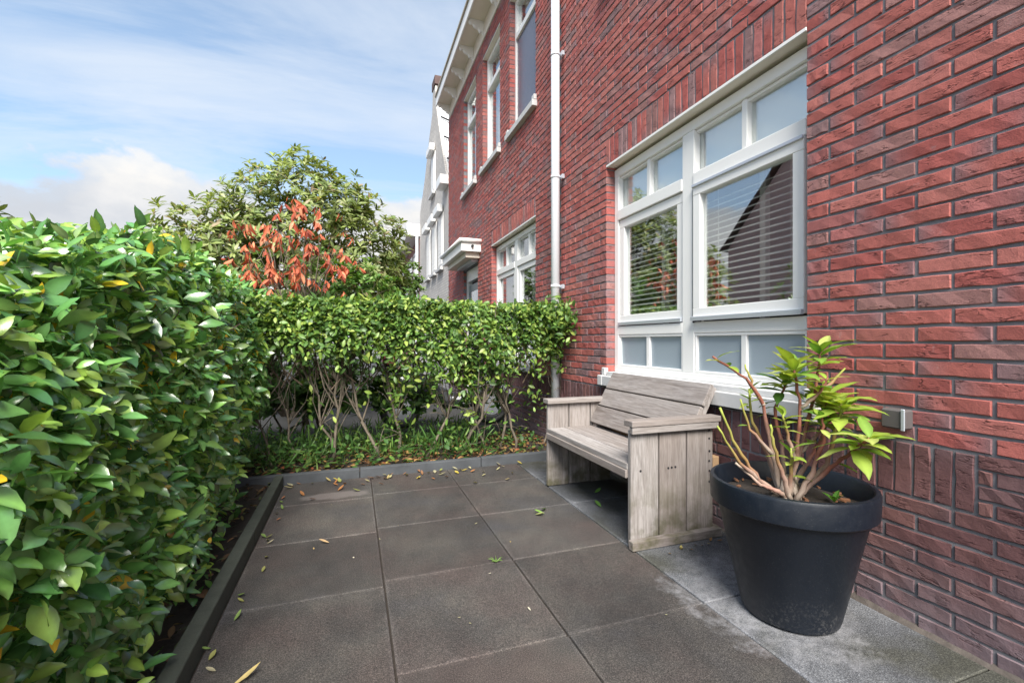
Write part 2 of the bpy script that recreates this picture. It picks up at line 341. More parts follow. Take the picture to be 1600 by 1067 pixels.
def merged(name, tmpl, F, P, S, T, m, parent):
    v0, f0 = tmpl; n = len(P); k = len(v0)
    V = np.einsum('nij,kj->nki', F, v0) * S[:, None, None] + P[:, None, :]
    me = bpy.data.meshes.new(name); me.vertices.add(n * k); me.vertices.foreach_set('co', V.astype(np.float32).ravel())
    lp = np.concatenate([np.array(f) for f in f0]); cnt = np.array([len(f) for f in f0])
    loops = (lp[None, :] + (np.arange(n) * k)[:, None]).ravel()
    me.loops.add(len(loops)); me.loops.foreach_set('vertex_index', loops.astype(np.int32))
    counts = np.tile(cnt, n); starts = np.concatenate([[0], np.cumsum(counts)[:-1]])
    me.polygons.add(len(counts)); me.polygons.foreach_set('loop_start', starts.astype(np.int32)); me.polygons.foreach_set('loop_total', counts.astype(np.int32))
    me.update(calc_edges=True); me.validate()
    a = me.color_attributes.new('tint', 'FLOAT_COLOR', 'POINT')
    rib = np.full(k, .93); rib[2::3] = 1.28; col = np.ones((n, k, 4), dtype=np.float32); col[:, :, :3] = T[:, None, :] * rib[None, :, None]; a.data.foreach_set('color', col.ravel())
    me.shade_smooth()
    return tag(obj(name, me, m, parent), kind='stuff')
def visible_score(P, size):
    d = P - np.array(CAM); f = np.array([math.sin(YAW), math.cos(YAW), 0]); r = np.array([math.cos(YAW), -math.sin(YAW), 0])
    z = d @ f; x = (d @ r) / np.maximum(z, .05); y = d[:, 2] / np.maximum(z, .05)
    s = size / np.maximum(z, .05); s[(z < 0.3) | (abs(x) > 1.12) | (abs(y) > 0.74)] = 0
    return s
def foliage(name, part_name, tmpls, tint_sets, axis, normal, P, S, T, m, parent, nparts=300, front=None, L=0.08):
    """leaves: the ones that show largest become objects of their own under the mass, the rest one mass"""
    F = frames(axis, normal)
    sc_ = visible_score(P, S * L)
    if front is not None: sc_ = sc_ * front
    order = np.argsort(-sc_); top = order[:nparts]; rest = order[nparts:]
    top = [i for i in top if sc_[i] > 0]
    which = rng.integers(0, len(tmpls), len(P))
    mass = None
    # one template for the mass keeps it cheap
    mass = merged(name, tmpls[0], F[rest], P[rest], S[rest], T[rest], m, parent)
    cache = {}
    for i in top:
        ti = int(np.argmin(((np.array(tint_sets) - T[i]) ** 2).sum(1))); key = (int(which[i]), ti)
        if key not in cache:
            v0, f0 = tmpls[key[0]]; me = bpy.data.meshes.new(part_name); me.from_pydata([tuple(x) for x in v0], [], f0)
            a = me.color_attributes.new('tint', 'FLOAT_COLOR', 'POINT'); rib = np.full(len(v0), .93); rib[2::3] = 1.28; a.data.foreach_set('color', np.array([(*(np.array(tint_sets[ti]) * q), 1) for q in rib], dtype=np.float32).ravel())
            me.materials.append(m); me.shade_smooth(); cache[key] = me
        o = bpy.data.objects.new(part_name, cache[key]); C.objects.link(o); o.parent = mass
        M = Matrix([list(F[i][r] * S[i]) for r in range(3)]).to_4x4(); M.translation = Vector(P[i]); o.matrix_local = M
    return mass
def pick(palette, weights, n, jit=0.15):
    p = np.array(palette); idx = rng.choice(len(p), n, p=np.array(weights) / sum(weights))
    return p[idx] * (1 + rng.normal(0, jit, (n, 1)))

# ================================================================== ground
MB().add([(-300, -300, -0.03), (300, -300, -0.03), (300, 600, -0.03), (-300, 600, -0.03)], [(0, 1, 2, 3)]).build('ground', ASPH)['kind'] = 'structure'
structure(MB().box(-3.2, 2.3, 4.95, 30, -0.2, -0.012).build('path', PATHM))
structure(MB().box(-7.0, -3.2, -20, 60, -0.2, -0.02).build('street', ASPH))
# patio: bed sheet with slabs as pieces of the setting
patio = structure(MB().box(-0.52, 2.02, -1.6, 3.83, -0.2, -0.012).build('patio', SOIL))
XS = [-0.492, 0.130, 0.748, 1.372, 1.992]; YS = [-1.56, -0.945, -0.33, 0.285, 0.90, 1.515, 2.130, 2.745, 3.36, 3.81]
for i in range(4):
    for j in range(len(YS) - 1):
        g = 0.0035; dz = random.uniform(-0.0015, 0.0015); dy = -0.05 if i == 0 else 0.0
        y0 = YS[j] + (dy if j else 0); y1 = YS[j + 1] + (dy if j < len(YS) - 2 else 0)
        mb = MB().box(XS[i] + g + random.uniform(-.0015, .002), XS[i + 1] - g + random.uniform(-.002, .0015), y0 + g + random.uniform(-.0015, .001), y1 - g + random.uniform(-.001, .0015), -0.06, dz)
        mb.build('paving_slab', SLABW if i == 3 else SLAB, patio, bevel=0.004)
# planting beds
def bed(name, x0, x1, y0, y1, nx, ny, amp, z0=0.0):
    vs_ = []
    for j in range(ny + 1):
        for i in range(nx + 1):
            x = x0 + (x1 - x0) * i / nx; y = y0 + (y1 - y0) * j / ny
            vs_.append((x, y, z0 + amp * (math.sin(x * 7 + y * 5) * 0.4 + random.uniform(-0.5, 0.5))))
    fs = [(j * (nx + 1) + i, j * (nx + 1) + i + 1, (j + 1) * (nx + 1) + i + 1, (j + 1) * (nx + 1) + i) for j in range(ny) for i in range(nx)]
    return structure(MB().add(vs_, fs).build(name, SOIL, smooth=True))
bed('planting_bed', -2.0, -0.565, 0.0, 3.82, 24, 60, 0.03, 0.0)
bed('planting_bed', -2.0, 1.99, 3.885, 5.0, 60, 20, 0.03, 0.012)
# kerbs
kl = root('kerb', 'dark mossy timber edging board along the left hedge', 'kerb')
for y0, y1 in ((-1.5, -0.5), (-0.5, 0.5), (0.5, 1.5), (1.5, 2.75), (2.75, 3.80)):
    MB().box(-0.555, -0.497, y0 + .002, y1 - .002, -0.12, 0.075).build('edging_board', KERB, kl, bevel=0.006)
kf = root('kerb', 'grey concrete kerb across the back of the patio', 'kerb')
for x0, x1 in ((-1.95, -0.95), (-0.95, 0.05), (0.05, 1.05), (1.05, 1.985)):
    MB().box(x0 + .002, x1 - .002, 3.818, 3.875, -0.12, 0.07 + random.uniform(-.003, .003)).build('kerb_stone', KERBC, kf, bevel=0.006)

# ================================================================== brick walls
RED = [(0.43, 0.132, 0.110), (0.41, 0.112, 0.097), (0.44, 0.155, 0.130), (0.39, 0.140, 0.130), (0.34, 0.175, 0.160), (0.28, 0.172, 0.170)]
REDW = [5, 4, 3.5, 2.5, 1.6, 1.0]
DARKB = [(0.170, 0.085, 0.082), (0.145, 0.072, 0.072), (0.190, 0.096, 0.088), (0.160, 0.092, 0.094)]
ENDC = (0.27, 0.165, 0.172)
def brick_geo(l, h, dep, vertical=False, dark=False, rnd=random, amp=1.0):
    """front face towards -X, centred on the origin; long axis along Y (or Z)"""
    a, b = (h, l) if vertical else (l, h)      # a long, b short
    e = 0.003; n = 4 if a > 0.09 else 2
    us = [-a / 2 + a * i / n for i in range(n + 1)]
    base = rnd.choice(DARKB) if dark else rnd.choices(RED, REDW)[0]
    k = rnd.uniform(0.86, 1.12); base = tuple(c * k for c in base)
    endm = rnd.random(); side = rnd.choice((0, 1)); tints_c = []
    for i in range(n + 1):
        q = i / n if side else 1 - i / n
        f = 0.0
        if endm < 0.34: f = max(0.0, (q - 0.62) / 0.38) * 0.85
        tints_c.append(tuple(c * (1 - f) + ec * f * (0.55 if dark else 1) for c, ec in zip(base, ENDC)))
    v, t, f_ = [], [], []
    j = lambda s: rnd.uniform(-s, s) * amp
    ew = [[j(0.0023) for _ in us] for _ in range(2)]
    for r, sg in ((0, -1), (1, 1)):                       # edge ring rows
        for i, u in enumerate(us): v.append((0.0021, u, sg * b / 2 + ew[r][i])); t.append(tints_c[i])
    for r, sg in ((0, -1), (1, 1)):                       # front rows
        for i, u in enumerate(us):
            uu = u + (e if i == 0 else -e if i == n else 0)
            v.append((j(0.0022), uu, sg * (b / 2 - e) + ew[r][i])); t.append(tints_c[i])
    m = n + 1; E0, E1, F0, F1 = 0, m, 2 * m, 3 * m
    B = len(v)
    for u, sg in ((us[0], -1), (us[-1], -1), (us[-1], 1), (us[0], 1)): v.append((dep, u, sg * b / 2)); t.append(base)
    for i in range(n):
        f_ += [(F0 + i, F1 + i, F1 + i + 1, F0 + i + 1), (E0 + i, F0 + i, F0 + i + 1, E0 + i + 1), (F1 + i, E1 + i, E1 + i + 1, F1 + i + 1)]
    f_ += [(E0, E1, F1, F0), (E0 + n, F0 + n, F1 + n, E1 + n)]
    f_ += [tuple([E0 + i for i in range(m)] + [B + 1, B]), tuple([E1 + i for i in range(m)][::-1] + [B + 3, B + 2]), (E0, B, B + 3, E1), (E0 + n, E1 + n, B + 2, B + 1)]
    if vertical: v = [(x, z, y) for x, y, z in v]
    cen = Vector((dep / 2, 0, 0)); fo = []
    for q in f_:                                          # every face looks outwards
        a_, b_, c_ = Vector(v[q[0]]), Vector(v[q[1]]), Vector(v[q[2]]); mid = sum((Vector(v[i]) for i in q), Vector()) / len(q)
        nn = (b_ - a_).cross(Vector(v[q[-1]]) - a_)
        fo.append(q if nn.dot(mid - cen) > 0 else tuple(reversed(q)))
    return v, fo, t
VAR = {}
def brick_variant(l, h, dep, vertical, dark):
    key = (round(l, 3), round(h, 3), vertical, dark); lst = VAR.setdefault(key, [])
    if len(lst) < 18:
        v, f, t = brick_geo(l, h, dep, vertical, dark); mb = MB(); mb.add(v, f, t)
        me = bpy.data.meshes.new('brick'); me.from_pydata(mb.v, [], mb.f)
        a = me.color_attributes.new('tint', 'FLOAT_COLOR', 'POINT'); a.data.foreach_set('color', np.array([(*c, 1) for c in t], dtype=np.float32).ravel())
        me.materials.append(BRICK); me.update()
        lst.append(me); return me
    return random.choice(lst)
PITCH, J, CRS = 0.2215, 0.0115, 0.06264
XW = 2.0
def sub_intervals(y0, y1, cuts):
    segs = [(y0, y1)]
    for a, b in cuts:
        out = []
        for s, e in segs:
            if b <= s or a >= e: out.append((s, e)); continue
            if a > s: out.append((s, a))
            if b < e: out.append((b, e))
        segs = out
    return segs
def brick_field(ya, yb, openings, lintels, ztop, grid0, plinth_end):
    """list of (yc, zc, l, h, vertical, dark) for one facade"""
    out = []
    # plinth: eight dark courses, a dark soldier band, then (near the corner) four thin courses beside it
    rows = [(i * 0.06125, 0.06125, True, ya, yb) for i in range(8)]
    if plinth_end is not None: rows += [(0.49 + i * 0.0525, 0.0525, True, ya, plinth_end) for i in range(4)]
    n = int((ztop - 0.70) / CRS)
    rows += [(0.70 + i * CRS, CRS, False, ya, yb) for i in range(n)]
    for k, (z0, c, dark, s, e) in enumerate(rows):
        z1 = z0 + c; jz = J * 1.05 if c > 0.055 else 0.008
        cuts = [(a, b) for (a, b, p, q) in openings + lintels if z0 + 0.2 * c < q and z1 - 0.2 * c > p]
        off = (k % 2) * 0.5 * PITCH
        for (u, w_) in sub_intervals(s, e, cuts):
            kk = math.floor((u - grid0 - off) / PITCH) - 1; y = grid0 + off + kk * PITCH
            while y < w_:
                a = max(u, y + J / 2); b = min(w_, y + PITCH - J / 2)
                if b - a > 0.02:
                    out.append(((a + b) / 2, (z0 + z1) / 2, b - a, c - jz, False, dark))
                y += PITCH
    def soldier(s, e, z0, z1, dark):
        cnt = max(1, round((e - s + J) / 0.0625)); p = (e - s + J) / cnt
        for i in range(cnt): out.append((s + p * i + (p - J) / 2, (z0 + z1) / 2, p - J, z1 - z0, True, dark))
    for (u, w_) in sub_intervals(plinth_end + J if plinth_end is not None else ya, yb, [(a, b) for (a, b, p, q) in openings if p < 0.6]): soldier(u, w_, 0.497, 0.692, True)
    for (a, b, p, q) in lintels: soldier(a + 0.001, b - 0.001, p, q - 0.006, False)
    return out
def facade(house, ya, yb, openings, lintels, ztop, grid0, plinth_end, nparts):
    xm = XW + 0.0055
    ys = sorted({ya, yb, *[a - .004 for a, b, p, q in openings], *[b + .004 for a, b, p, q in openings]}); zs = sorted({-0.25, ztop, *[p for a, b, p, q in openings if p > 0], *[q for a, b, p, q in openings]})
    mb = MB()
    for i in range(len(ys) - 1):
        for k in range(len(zs) - 1):
            yc, zc = (ys[i] + ys[i + 1]) / 2, (zs[k] + zs[k + 1]) / 2
            if any(a - .004 <= yc <= b + .004 and p <= zc <= q for a, b, p, q in openings): continue
            mb.add([(xm, ys[i], zs[k]), (xm, ys[i + 1], zs[k]), (xm, ys[i + 1], zs[k + 1]), (xm, ys[i], zs[k + 1])], [(0, 3, 2, 1)])
    for a, b, p, q in openings:
        a -= .004; b += .004
        for y in (a, b): mb.add([(xm, y, p), (XW + .16, y, p), (XW + .16, y, q), (xm, y, q)], [(0, 1, 2, 3)])
        mb.add([(xm, a, q), (xm, b, q), (XW + .16, b, q), (XW + .16, a, q)], [(0, 1, 2, 3)])
    me = bpy.data.meshes.new('wall'); me.from_pydata(mb.v, [], mb.f); me.update()
    wall = obj('wall', me, MORTAR, house)
    bricks = brick_field(ya, yb, openings, lintels, ztop, grid0, plinth_end)
    full = []
    for i, (y, z, l, h, v, d) in enumerate(bricks):
        dv = Vector((XW, y, z)) - CAM; depth = dv.x * math.sin(YAW) + dv.y * math.cos(YAW); xx = (dv.x * math.cos(YAW) - dv.y * math.sin(YAW)) / max(depth, .05)
        std = (not v and abs(l - (PITCH - J)) < 1e-4) or v
        if depth > 0.3 and abs(xx) < 1.13 and abs(dv.z / depth) < 0.76 and std: full.append((l * h / depth ** 2 * (dv.x / dv.length), i))
    full.sort(reverse=True); single = {i for _, i in full[:nparts]}
    rest = MB()
    for i, (y, z, l, h, v, d) in enumerate(bricks):
        near_jamb = any(abs(y + l / 2 - a) < 0.03 or abs(y - l / 2 - b) < 0.03 for a, b, p, q in openings)
        dep = 0.098 if near_jamb else 0.03
        jx = random.uniform(-0.0018, 0.0018)
        if i in single and not near_jamb:
            me = brick_variant(l, h, 0.03, v, d); o = bpy.data.objects.new('brick', me); C.objects.link(o); o.parent = wall
            o.location = (XW + jx, y + random.uniform(-.0012, .0012), z + random.uniform(-.001, .001)); o.rotation_euler = (random.uniform(-.004, .004), 0, 0)
        else:
            vv, ff, tt = brick_geo(l, h, dep, v, d)
            rest.add([(XW + jx + p[0], y + p[1], z + p[2]) for p in vv], ff, tt)
    tag(rest.build('brick_courses', BRICK, wall, recalc=False), kind='stuff')
    return wall
SILLZ, HEADZ = 0.83, 2.545
W1 = (1.555, 3.337, 0.70, HEADZ)
near = root('brick_house', 'near red brick house with large white window behind the bench', 'house')
UP = [(2.62, 3.34, 4.08, 5.69)]
facade(near, -1.5, 4.243, [W1] + UP, [(W1[0], W1[1], HEADZ + .008, HEADZ + .222)], 5.97, 1.56, 0.936, 300)
neigh = root('brick_house', 'neighbouring red brick house with door canopy and white cornice', 'house')
W2 = (4.905, 6.69, 0.70, HEADZ); DOOR = (7.50, 8.56, 0.0, 2.42)
UP2 = [(4.91, 5.83, 3.87, 5.69), (6.27, 7.19, 3.87, 5.69), (7.63, 8.55, 3.87, 5.69)]
facade(neigh, 4.256, 10.03, [W2, DOOR] + UP2, [(W2[0], W2[1], HEADZ + .008, HEADZ + .222)], 5.97, 4.91, None, 160)

def bar(parent, name, x0, x1, y0, y1, z0, z1, m=WHITE, bevel=0.003): return MB().box(x0, x1, y0, y1, z0, z1).build(name, m, parent, bevel=bevel, seg=1)
def pane(parent, x, y0, y1, z0, z1, m=None, name='pane'): return MB().box(x, x + 0.006, y0, y1, z0, z1).build(name, m or GLASS, parent)
def big_window(house, y0, y1, ztop, blinds, opened):
    """two bays: top lights, sashes, lower panels; frame front at XW+.075"""
    x0 = XW + 0.078; xb = x0 + 0.085; wn = MB()
    zb, zt = SILLZ, ztop - 0.03; ym = (y0 + y1) / 2; fw = 0.058
    wn.box(x0, xb, y0 + .002, y1 - .002, zb, zb + 0.045)                       # bottom rail
    win = wn.build('window', WHITE, house, bevel=0.003, seg=1)
    bar(win, 'frame', x0, xb, y0 + .002, y1 - .002, zt - 0.065, zt)
    for a, b in ((y0 + .002, y0 + fw), (ym - 0.055, ym + 0.055), (y1 - fw, y1 - .002)): bar(win, 'frame', x0 + .0015, xb, a, b, zb + .045, zt - .065)
    bays = [(y0 + fw, ym - 0.055), (ym + 0.055, y1 - fw)]
    for bi, (a, b) in enumerate(bays):
        mid = (a + b) / 2
        bar(win, 'transom', x0 - .006, xb, a, b, 2.085, 2.165); bar(win, 'rail', x0 + .001, xb, a, b, 1.135, 1.205)
        # top lights
        for s, e in ((a, mid - 0.019), (mid + 0.019, b)):
            pane(win, x0 + 0.05, s, e, 2.165, zt - .065)
        bar(win, 'muntin', x0 + .014, xb, mid - 0.019, mid + 0.019, 2.165, zt - .065)
        bar(win, 'glazing_bead', x0 + .022, x0 + .06, a, b, zt - .085, zt - .066); bar(win, 'glazing_bead', x0 + .022, x0 + .06, a, b, 2.166, 2.182)
        # lower panels
        for s, e in ((a + .016, mid - 0.019), (mid + 0.019, b - .016)): pane(win, x0 + 0.028, s, e, 0.892, 1.117, PANEL, 'panel')
        bar(win, 'muntin', x0 + .010, xb, mid - 0.019, mid + 0.019, 0.876, 1.135)
        for p, q in ((0.876, 0.893), (1.116, 1.134)): bar(win, 'panel_bead', x0 + .006, x0 + .05, a + .001, b - .001, p, q)
        for p, q in ((a + .001, a + .017), (b - .017, b - .001)): bar(win, 'panel_bead', x0 + .006, x0 + .05, p, q, 0.894, 1.115)
        # sash
        proud = -0.014 if (opened and bi == 0) else 0.012
        sx = x0 + proud; sw = 0.062; g = 0.006
        sash = bar(win, 'sash', sx, sx + .06, a + g, b - g, 1.218, 1.218 + 0.075)
        bar(sash, 'sash_rail', sx, sx + .06, a + g, b - g, 2.080 - 0.066, 2.080)
        for p, q in ((a + g, a + g + sw), (b - g - sw, b - g)): bar(sash, 'sash_stile', sx + .001, sx + .06, p, q, 1.293, 2.014)
        pane(sash, sx + 0.03, a + g + sw - .004, b - g - sw + .004, 1.289, 2.018)
        bar(sash, 'drip_bar', sx - 0.022, sx + .002, a + g, b - g, 1.212, 1.238, ALU, 0.002)
        if opened and bi == 0:
            bar(sash, 'gasket', sx + .004, sx + .07, b - g + .0005, b - g + .006, 1.20, 2.083, RUBBER, 0)
            bar(sash, 'hood_strip', sx - .012, sx + .0, a + g, b - g, 2.066, 2.084, ALU, 0.002)
        # blind
        if blinds:
            top = 2.03; zz = 1.30; bx = x0 + 0.088; bar(win, 'pale_backing', xb + .004, xb + .008, a + .01, b - .01, 2.12, 2.52, SLAT, 0)  # white sheet added behind the top lights, stands in for bright sky reflection
            for k in range(int((top - zz) / 0.0375)):
                M = Matrix.Translation((bx, 0, zz + k * 0.0375)) @ Matrix.Rotation(R(-33), 4, 'Y')
                MB().box(-0.0125, 0.0125, a + .02, b - .02, -0.0014, 0.0014, M).build('blind_slat', SLAT, win)
            for yy in (a + .14, b - .14): bar(win, 'blind_cord', bx - .02, bx - .0185, yy, yy + .0025, 1.29, 2.06, SLAT, 0)
            bar(win, 'blind_headrail', bx - .02, bx + .02, a + .02, b - .02, 2.04, 2.075, SLAT)
            bar(win, 'inner_post', bx + .06, bx + .10, mid - .02, mid + .02, 1.2, 2.2, WHITE)
    # soffit board and steel angle under the soldier course
    bar(house, 'lintel', XW + .004, XW + .155, y0 + .001, y1 - .001, ztop - .009, ztop + .001, BOUNCE_CREAM, 0.001)
    bar(house, 'lintel_edge', XW - .002, XW + .006, y0 + .001, y1 - .001, ztop - .012, ztop + .005, WHITE, 0.001)
    # sill
    sill = MB().box(XW - 0.045, XW + 0.075, y0 + 0.004, y1 - 0.004, 0.715, 0.795)
    s0 = len(sill.v); sill.box(XW - 0.004, XW + .16, y0 + .006, y1 - .006, 0.7955, 0.829)
    so = sill.build('sill', STONE, house, bevel=0.004)
    for a, b in ((y0 - 0.07, y0 + 0.003), (y1 - 0.003, y1 + 0.07)):
        bar(so, 'sill_end', XW - 0.048, XW + .02, a, b, 0.713, 0.798, STONE, 0.006)
        bar(so, 'sill_end', XW - 0.018, XW + .02, a + (.02 if a < y0 else 0), b - (0 if a < y0 else .02), 0.799, 0.862, STONE, 0.006)
    # room behind
    rm = MB()
    X0, X1, Ya, Yb, Z0, Z1 = XW + .161, XW + 3.2, y0 - .5, y1 + .5, 0.05, 2.7
    P = lambda x, y, z: (x, y, z)
    rm.add([P(X0, Ya, Z0), P(X1, Ya, Z0), P(X1, Yb, Z0), P(X0, Yb, Z0), P(X0, Ya, Z1), P(X1, Ya, Z1), P(X1, Yb, Z1), P(X0, Yb, Z1)], [(0, 1, 2, 3), (4, 7, 6, 5), (1, 5, 6, 2), (0, 4, 5, 1), (2, 6, 7, 3)])
    rm.build('room', ROOM, house)
    return win
win1 = big_window(near, W1[0], W1[1], HEADZ, True, True)
win2 = big_window(neigh, W2[0], W2[1], HEADZ, False, False)
bar(neigh, 'curtain', XW + .22, XW + .23, 4.95, 5.55, 0.85, 2.5, CURTAIN)
def sash_window(house, y0, y1, z0, z1, screen=False):
    x0 = XW + 0.075; xb = x0 + .07
    win = bar(house, 'window', x0, xb, y0 + .002, y1 - .002, z0 + .002, z0 + .062)
    bar(win, 'frame', x0, xb, y0 + .002, y1 - .002, z1 - .075, z1 - .012)
    for a, b in ((y0 + .002, y0 + .062), (y1 - .062, y1 - .002)): bar(win, 'frame', x0 + .001, xb, a, b, z0 + .063, z1 - .076)
    tz = z1 - 0.56
    bar(win, 'transom', x0 - .012, xb, y0 + .063, y1 - .063, tz, tz + .075)
    pane(win, x0 + .04, y0 + .062, y1 - .062, tz + .075, z1 - .075)
    pane(win, x0 + (.014 if screen else .04), y0 + .062, y1 - .062, z0 + .062, tz, SCREEN if screen else GLASS, 'sun_screen' if screen else 'pane')
    bar(win, 'blind', x0 + .17, x0 + .18, y0 + .05, y1 - .05, z0 + .05, z1 - .1, CURTAIN, 0)
    bar(house, 'lintel', XW + .003, XW + .15, y0 + .001, y1 - .001, z1 - .011, z1 + .001, BOUNCE_CREAM, 0)
    s = bar(house, 'sill', XW - .06, XW + .076, y0 - .05, y1 + .05, z0 - .075, z0 - .002, STONE, 0.004)
    for a, b in ((y0 - .052, y0 + .02), (y1 - .02, y1 + .052)): bar(s, 'sill_end', XW - .04, XW - .003, a, b, z0 - .001, z0 + .06, STONE, 0.003)
    rm = MB().box(XW + .30, XW + .31, y0 - .3, y1 + .3, z0 - .3, z1 + .2).build('room', ROOM, house)
for k, (a, b, p, q) in enumerate(UP2): sash_window(neigh, a, b, p, q, screen=(k == 0))
for a, b, p, q in UP: sash_window(near, a, b, p, q)
# door and canopy
dr = bar(neigh, 'door', XW + .09, XW + .14, 7.60, 8.46, 0.03, 2.14, plain('teal_door_paint', (0.10, 0.16, 0.17), 0.35), 0.004)
pane(dr, XW + .082, 7.78, 8.28, 0.95, 2.0); bar(dr, 'handle', XW + .05, XW + .088, 7.66, 7.685, 1.0, 1.16, ALU)
for a, b in ((7.502, 7.60), (8.46, 8.558)): bar(neigh, 'door_frame', XW + .06, XW + .15, a, b, 0.0, 2.2)
bar(neigh, 'door_frame', XW + .06, XW + .15, 7.502, 8.558, 2.2, 2.418); bar(neigh, 'doorstep', XW - .25, XW + .09, 7.45, 8.6, -0.02, 0.028, STONE)
can = bar(neigh, 'door_canopy', XW - .33, XW + .002, 7.30, 8.98, 2.565, 2.715, WHITE, 0.004)
cb = MB().tube([(XW - .345, 7.285, 2.74), (XW - .345, 8.995, 2.74)], 0.035, 10).tube([(XW - .345, 7.285, 2.74), (XW, 7.285, 2.74)], 0.035, 10); cb.build('canopy_gutter', WHITE, can, smooth=True)
bar(can, 'canopy_top', XW - .33, XW, 7.30, 8.98, 2.7155, 2.765, RUBBER, 0); bar(can, 'canopy_soffit', XW - .24, XW, 7.38, 8.90, 2.475, 2.5645, BOUNCE_CREAM)
bar(can, 'lamp_box', XW - .12, XW, 7.48, 8.58, 2.43, 2.4745, ALU); MB().tube([(XW - .15, 7.30, 2.65), (XW - .15, 7.262, 2.648)], 0.022, 10).build('camera', RUBBER, can)
# cornice
def cornice(house, ya, yb, over=0.27):
    co = bar(house, 'cornice', XW - .012, XW + .2, ya, yb, 5.975, 6.235, BOUNCE_CREAM, 0.004)
    bar(co, 'soffit', XW - over, XW + .2, ya, yb, 6.236, 6.256, BOUNCE_CREAM, 0.001)
    bar(co, 'fascia', XW - over - .024, XW - over, ya - .01, yb + .01, 6.21, 6.40, WHITE, 0.004)
    bar(co, 'gutter_edge', XW - over - .05, XW - over + .12, ya - .01, yb + .01, 6.401, 6.445, plain('zinc_gutter', (0.42, 0.36, 0.27), 0.5), 0.006)
    n = int((yb - ya) / 0.68)
    for i in range(n + 1):
        y = ya + 0.06 + (yb - ya - 0.18) * i / n; mb = MB(); pr = []
        D = over - .03
        for k in range(9):
            q = k / 8; pr.append((XW - .013 - D * (1 - q), 6.235 - 0.05 - 0.16 * q ** 1.2 - 0.014 * math.sin(q * 6 * math.pi)))
        vs_ = []; 
        for yy in (y, y + .055): vs_ += [(x, yy, z) for x, z in pr] + [(XW - .013, yy, 6.2355), (XW - .013 - D, yy, 6.2355)]
        m = len(pr) + 2; fs = [tuple(range(m)), tuple(range(m, 2 * m))[::-1]] + [(k, (k + 1) % m, m + (k + 1) % m, m + k) for k in range(m)]
        mb.add(vs_, fs).build('bracket', WHITE, co)
    return co
cornice(neigh, 4.26, 9.95); cornice(near, -1.5, 4.24)
for h, a, b in ((near, -1.5, 4.245), (neigh, 4.255, 10.03)):
    mb = MB(); mb.add([(XW - .1, a, 6.44), (XW - .1, b, 6.44), (7, b, 9.5), (7, a, 9.5)], [(0, 1, 2, 3)]); mb.box(XW + .16, 7, a, a + .05, -.1, 6.4); mb.box(XW + .16, 7, b - .05, b, -.1, 6.4); mb.build('roof', ROOFT, h)
# expansion joint and drain pipe
bar(near, 'expansion_joint', XW + .004, XW + .012, 4.2435, 4.2555, 0, 5.97, RUBBER, 0)
PX, PY = XW - .075, 4.19
pp = MB().tube([(PX, PY, -0.02), (PX, PY, 6.2)], 0.044, 24).build('drainpipe', PVC, near, smooth=True)
for z in (1.62, 2.72, 3.95, 5.1):
    MB().tube([(PX, PY, z), (PX, PY, z + .028)], 0.0475, 24).build('pipe_collar', PVC, pp, smooth=True)
    MB().tube([(PX + .03, PY - .03, z + .01), (XW + .005, PY - .055, z + .01)], 0.007, 6).box(XW - .035, XW - .01, PY - .075, PY - .035, z - .012, z + .03).build('pipe_clip', ALU, pp)
# socket on the wall
so = root('wall_socket', 'small grey outdoor socket box on the wall above the pot', 'socket', loc=(XW, 1.165, 0.76))
bar(so, 'housing', XW - .055, XW - .003, 1.122, 1.205, 0.748, 0.822, plain('grey_socket_plastic', (0.11, 0.10, 0.10), 0.5), 0.006); bar(so, 'cover', XW - .060, XW - .0555, 1.120, 1.134, 0.744, 0.826, ALU, 0.003); child_fix(so)

# ================================================================== houses further down the row
def far_brick(name='far_brick_courses', c1=(0.58, 0.36, 0.33, 1), c2=(0.50, 0.31, 0.285, 1), cm_=(0.40, 0.36, 0.35, 1)):
    m, t, b, L = mat(name); p = pos(t)
    br = N(t, 'ShaderNodeTexBrick', Scale=1.0); br.inputs['Color1'].default_value = c1; br.inputs['Color2'].default_value = c2; br.inputs['Mortar'].default_value = cm_
    br.inputs['Brick Width'].default_value = 0.22; br.inputs['Row Height'].default_value = 0.0626; br.inputs['Mortar Size'].default_value = 0.008
    sep = N(t, 'ShaderNodeSeparateXYZ'); L(p, sep.inputs[0]); cb_ = N(t, 'ShaderNodeCombineXYZ'); L(sep.outputs[1], cb_.inputs[0]); L(sep.outputs[2], cb_.inputs[1]); L(cb_.outputs[0], br.inputs[0])
    L(br.outputs[0], b.inputs['Base Color']); b.inputs['Roughness'].default_value = 0.9; L(bump(t, br.outputs['Fac'], -0.6, 0.006), b.inputs['Normal']); return m
WB = far_brick('whitewashed_brick', (0.60, 0.57, 0.53, 1), (0.50, 0.47, 0.44, 1), (0.36, 0.35, 0.34, 1))
gab = root('gabled_house', 'white painted house with tall pointed gable and roller shutters', 'house')
prof = [(10.05, 4.72), (10.5, 5.05), (11.2, 6.2), (11.75, 7.2), (11.86, 7.75), (12.25, 7.78), (12.35, 7.2), (12.85, 6.8), (13.7, 5.95), (14.75, 5.15)]
ol = [(10.05, -0.05)] + prof + [(14.75, -0.05)]
mb = MB(); vs_ = [(2.02, y, z) for y, z in ol] + [(2.07, y, z) for y, z in ol]; m_ = len(ol)
mb.add(vs_, [tuple(range(m_)), tuple(range(m_, 2 * m_))[::-1]] + [(k, (k + 1) % m_, m_ + (k + 1) % m_, m_ + k) for k in range(m_)]); mb.build('wall', WB, gab)
rf = MB(); pr2 = prof[1:]
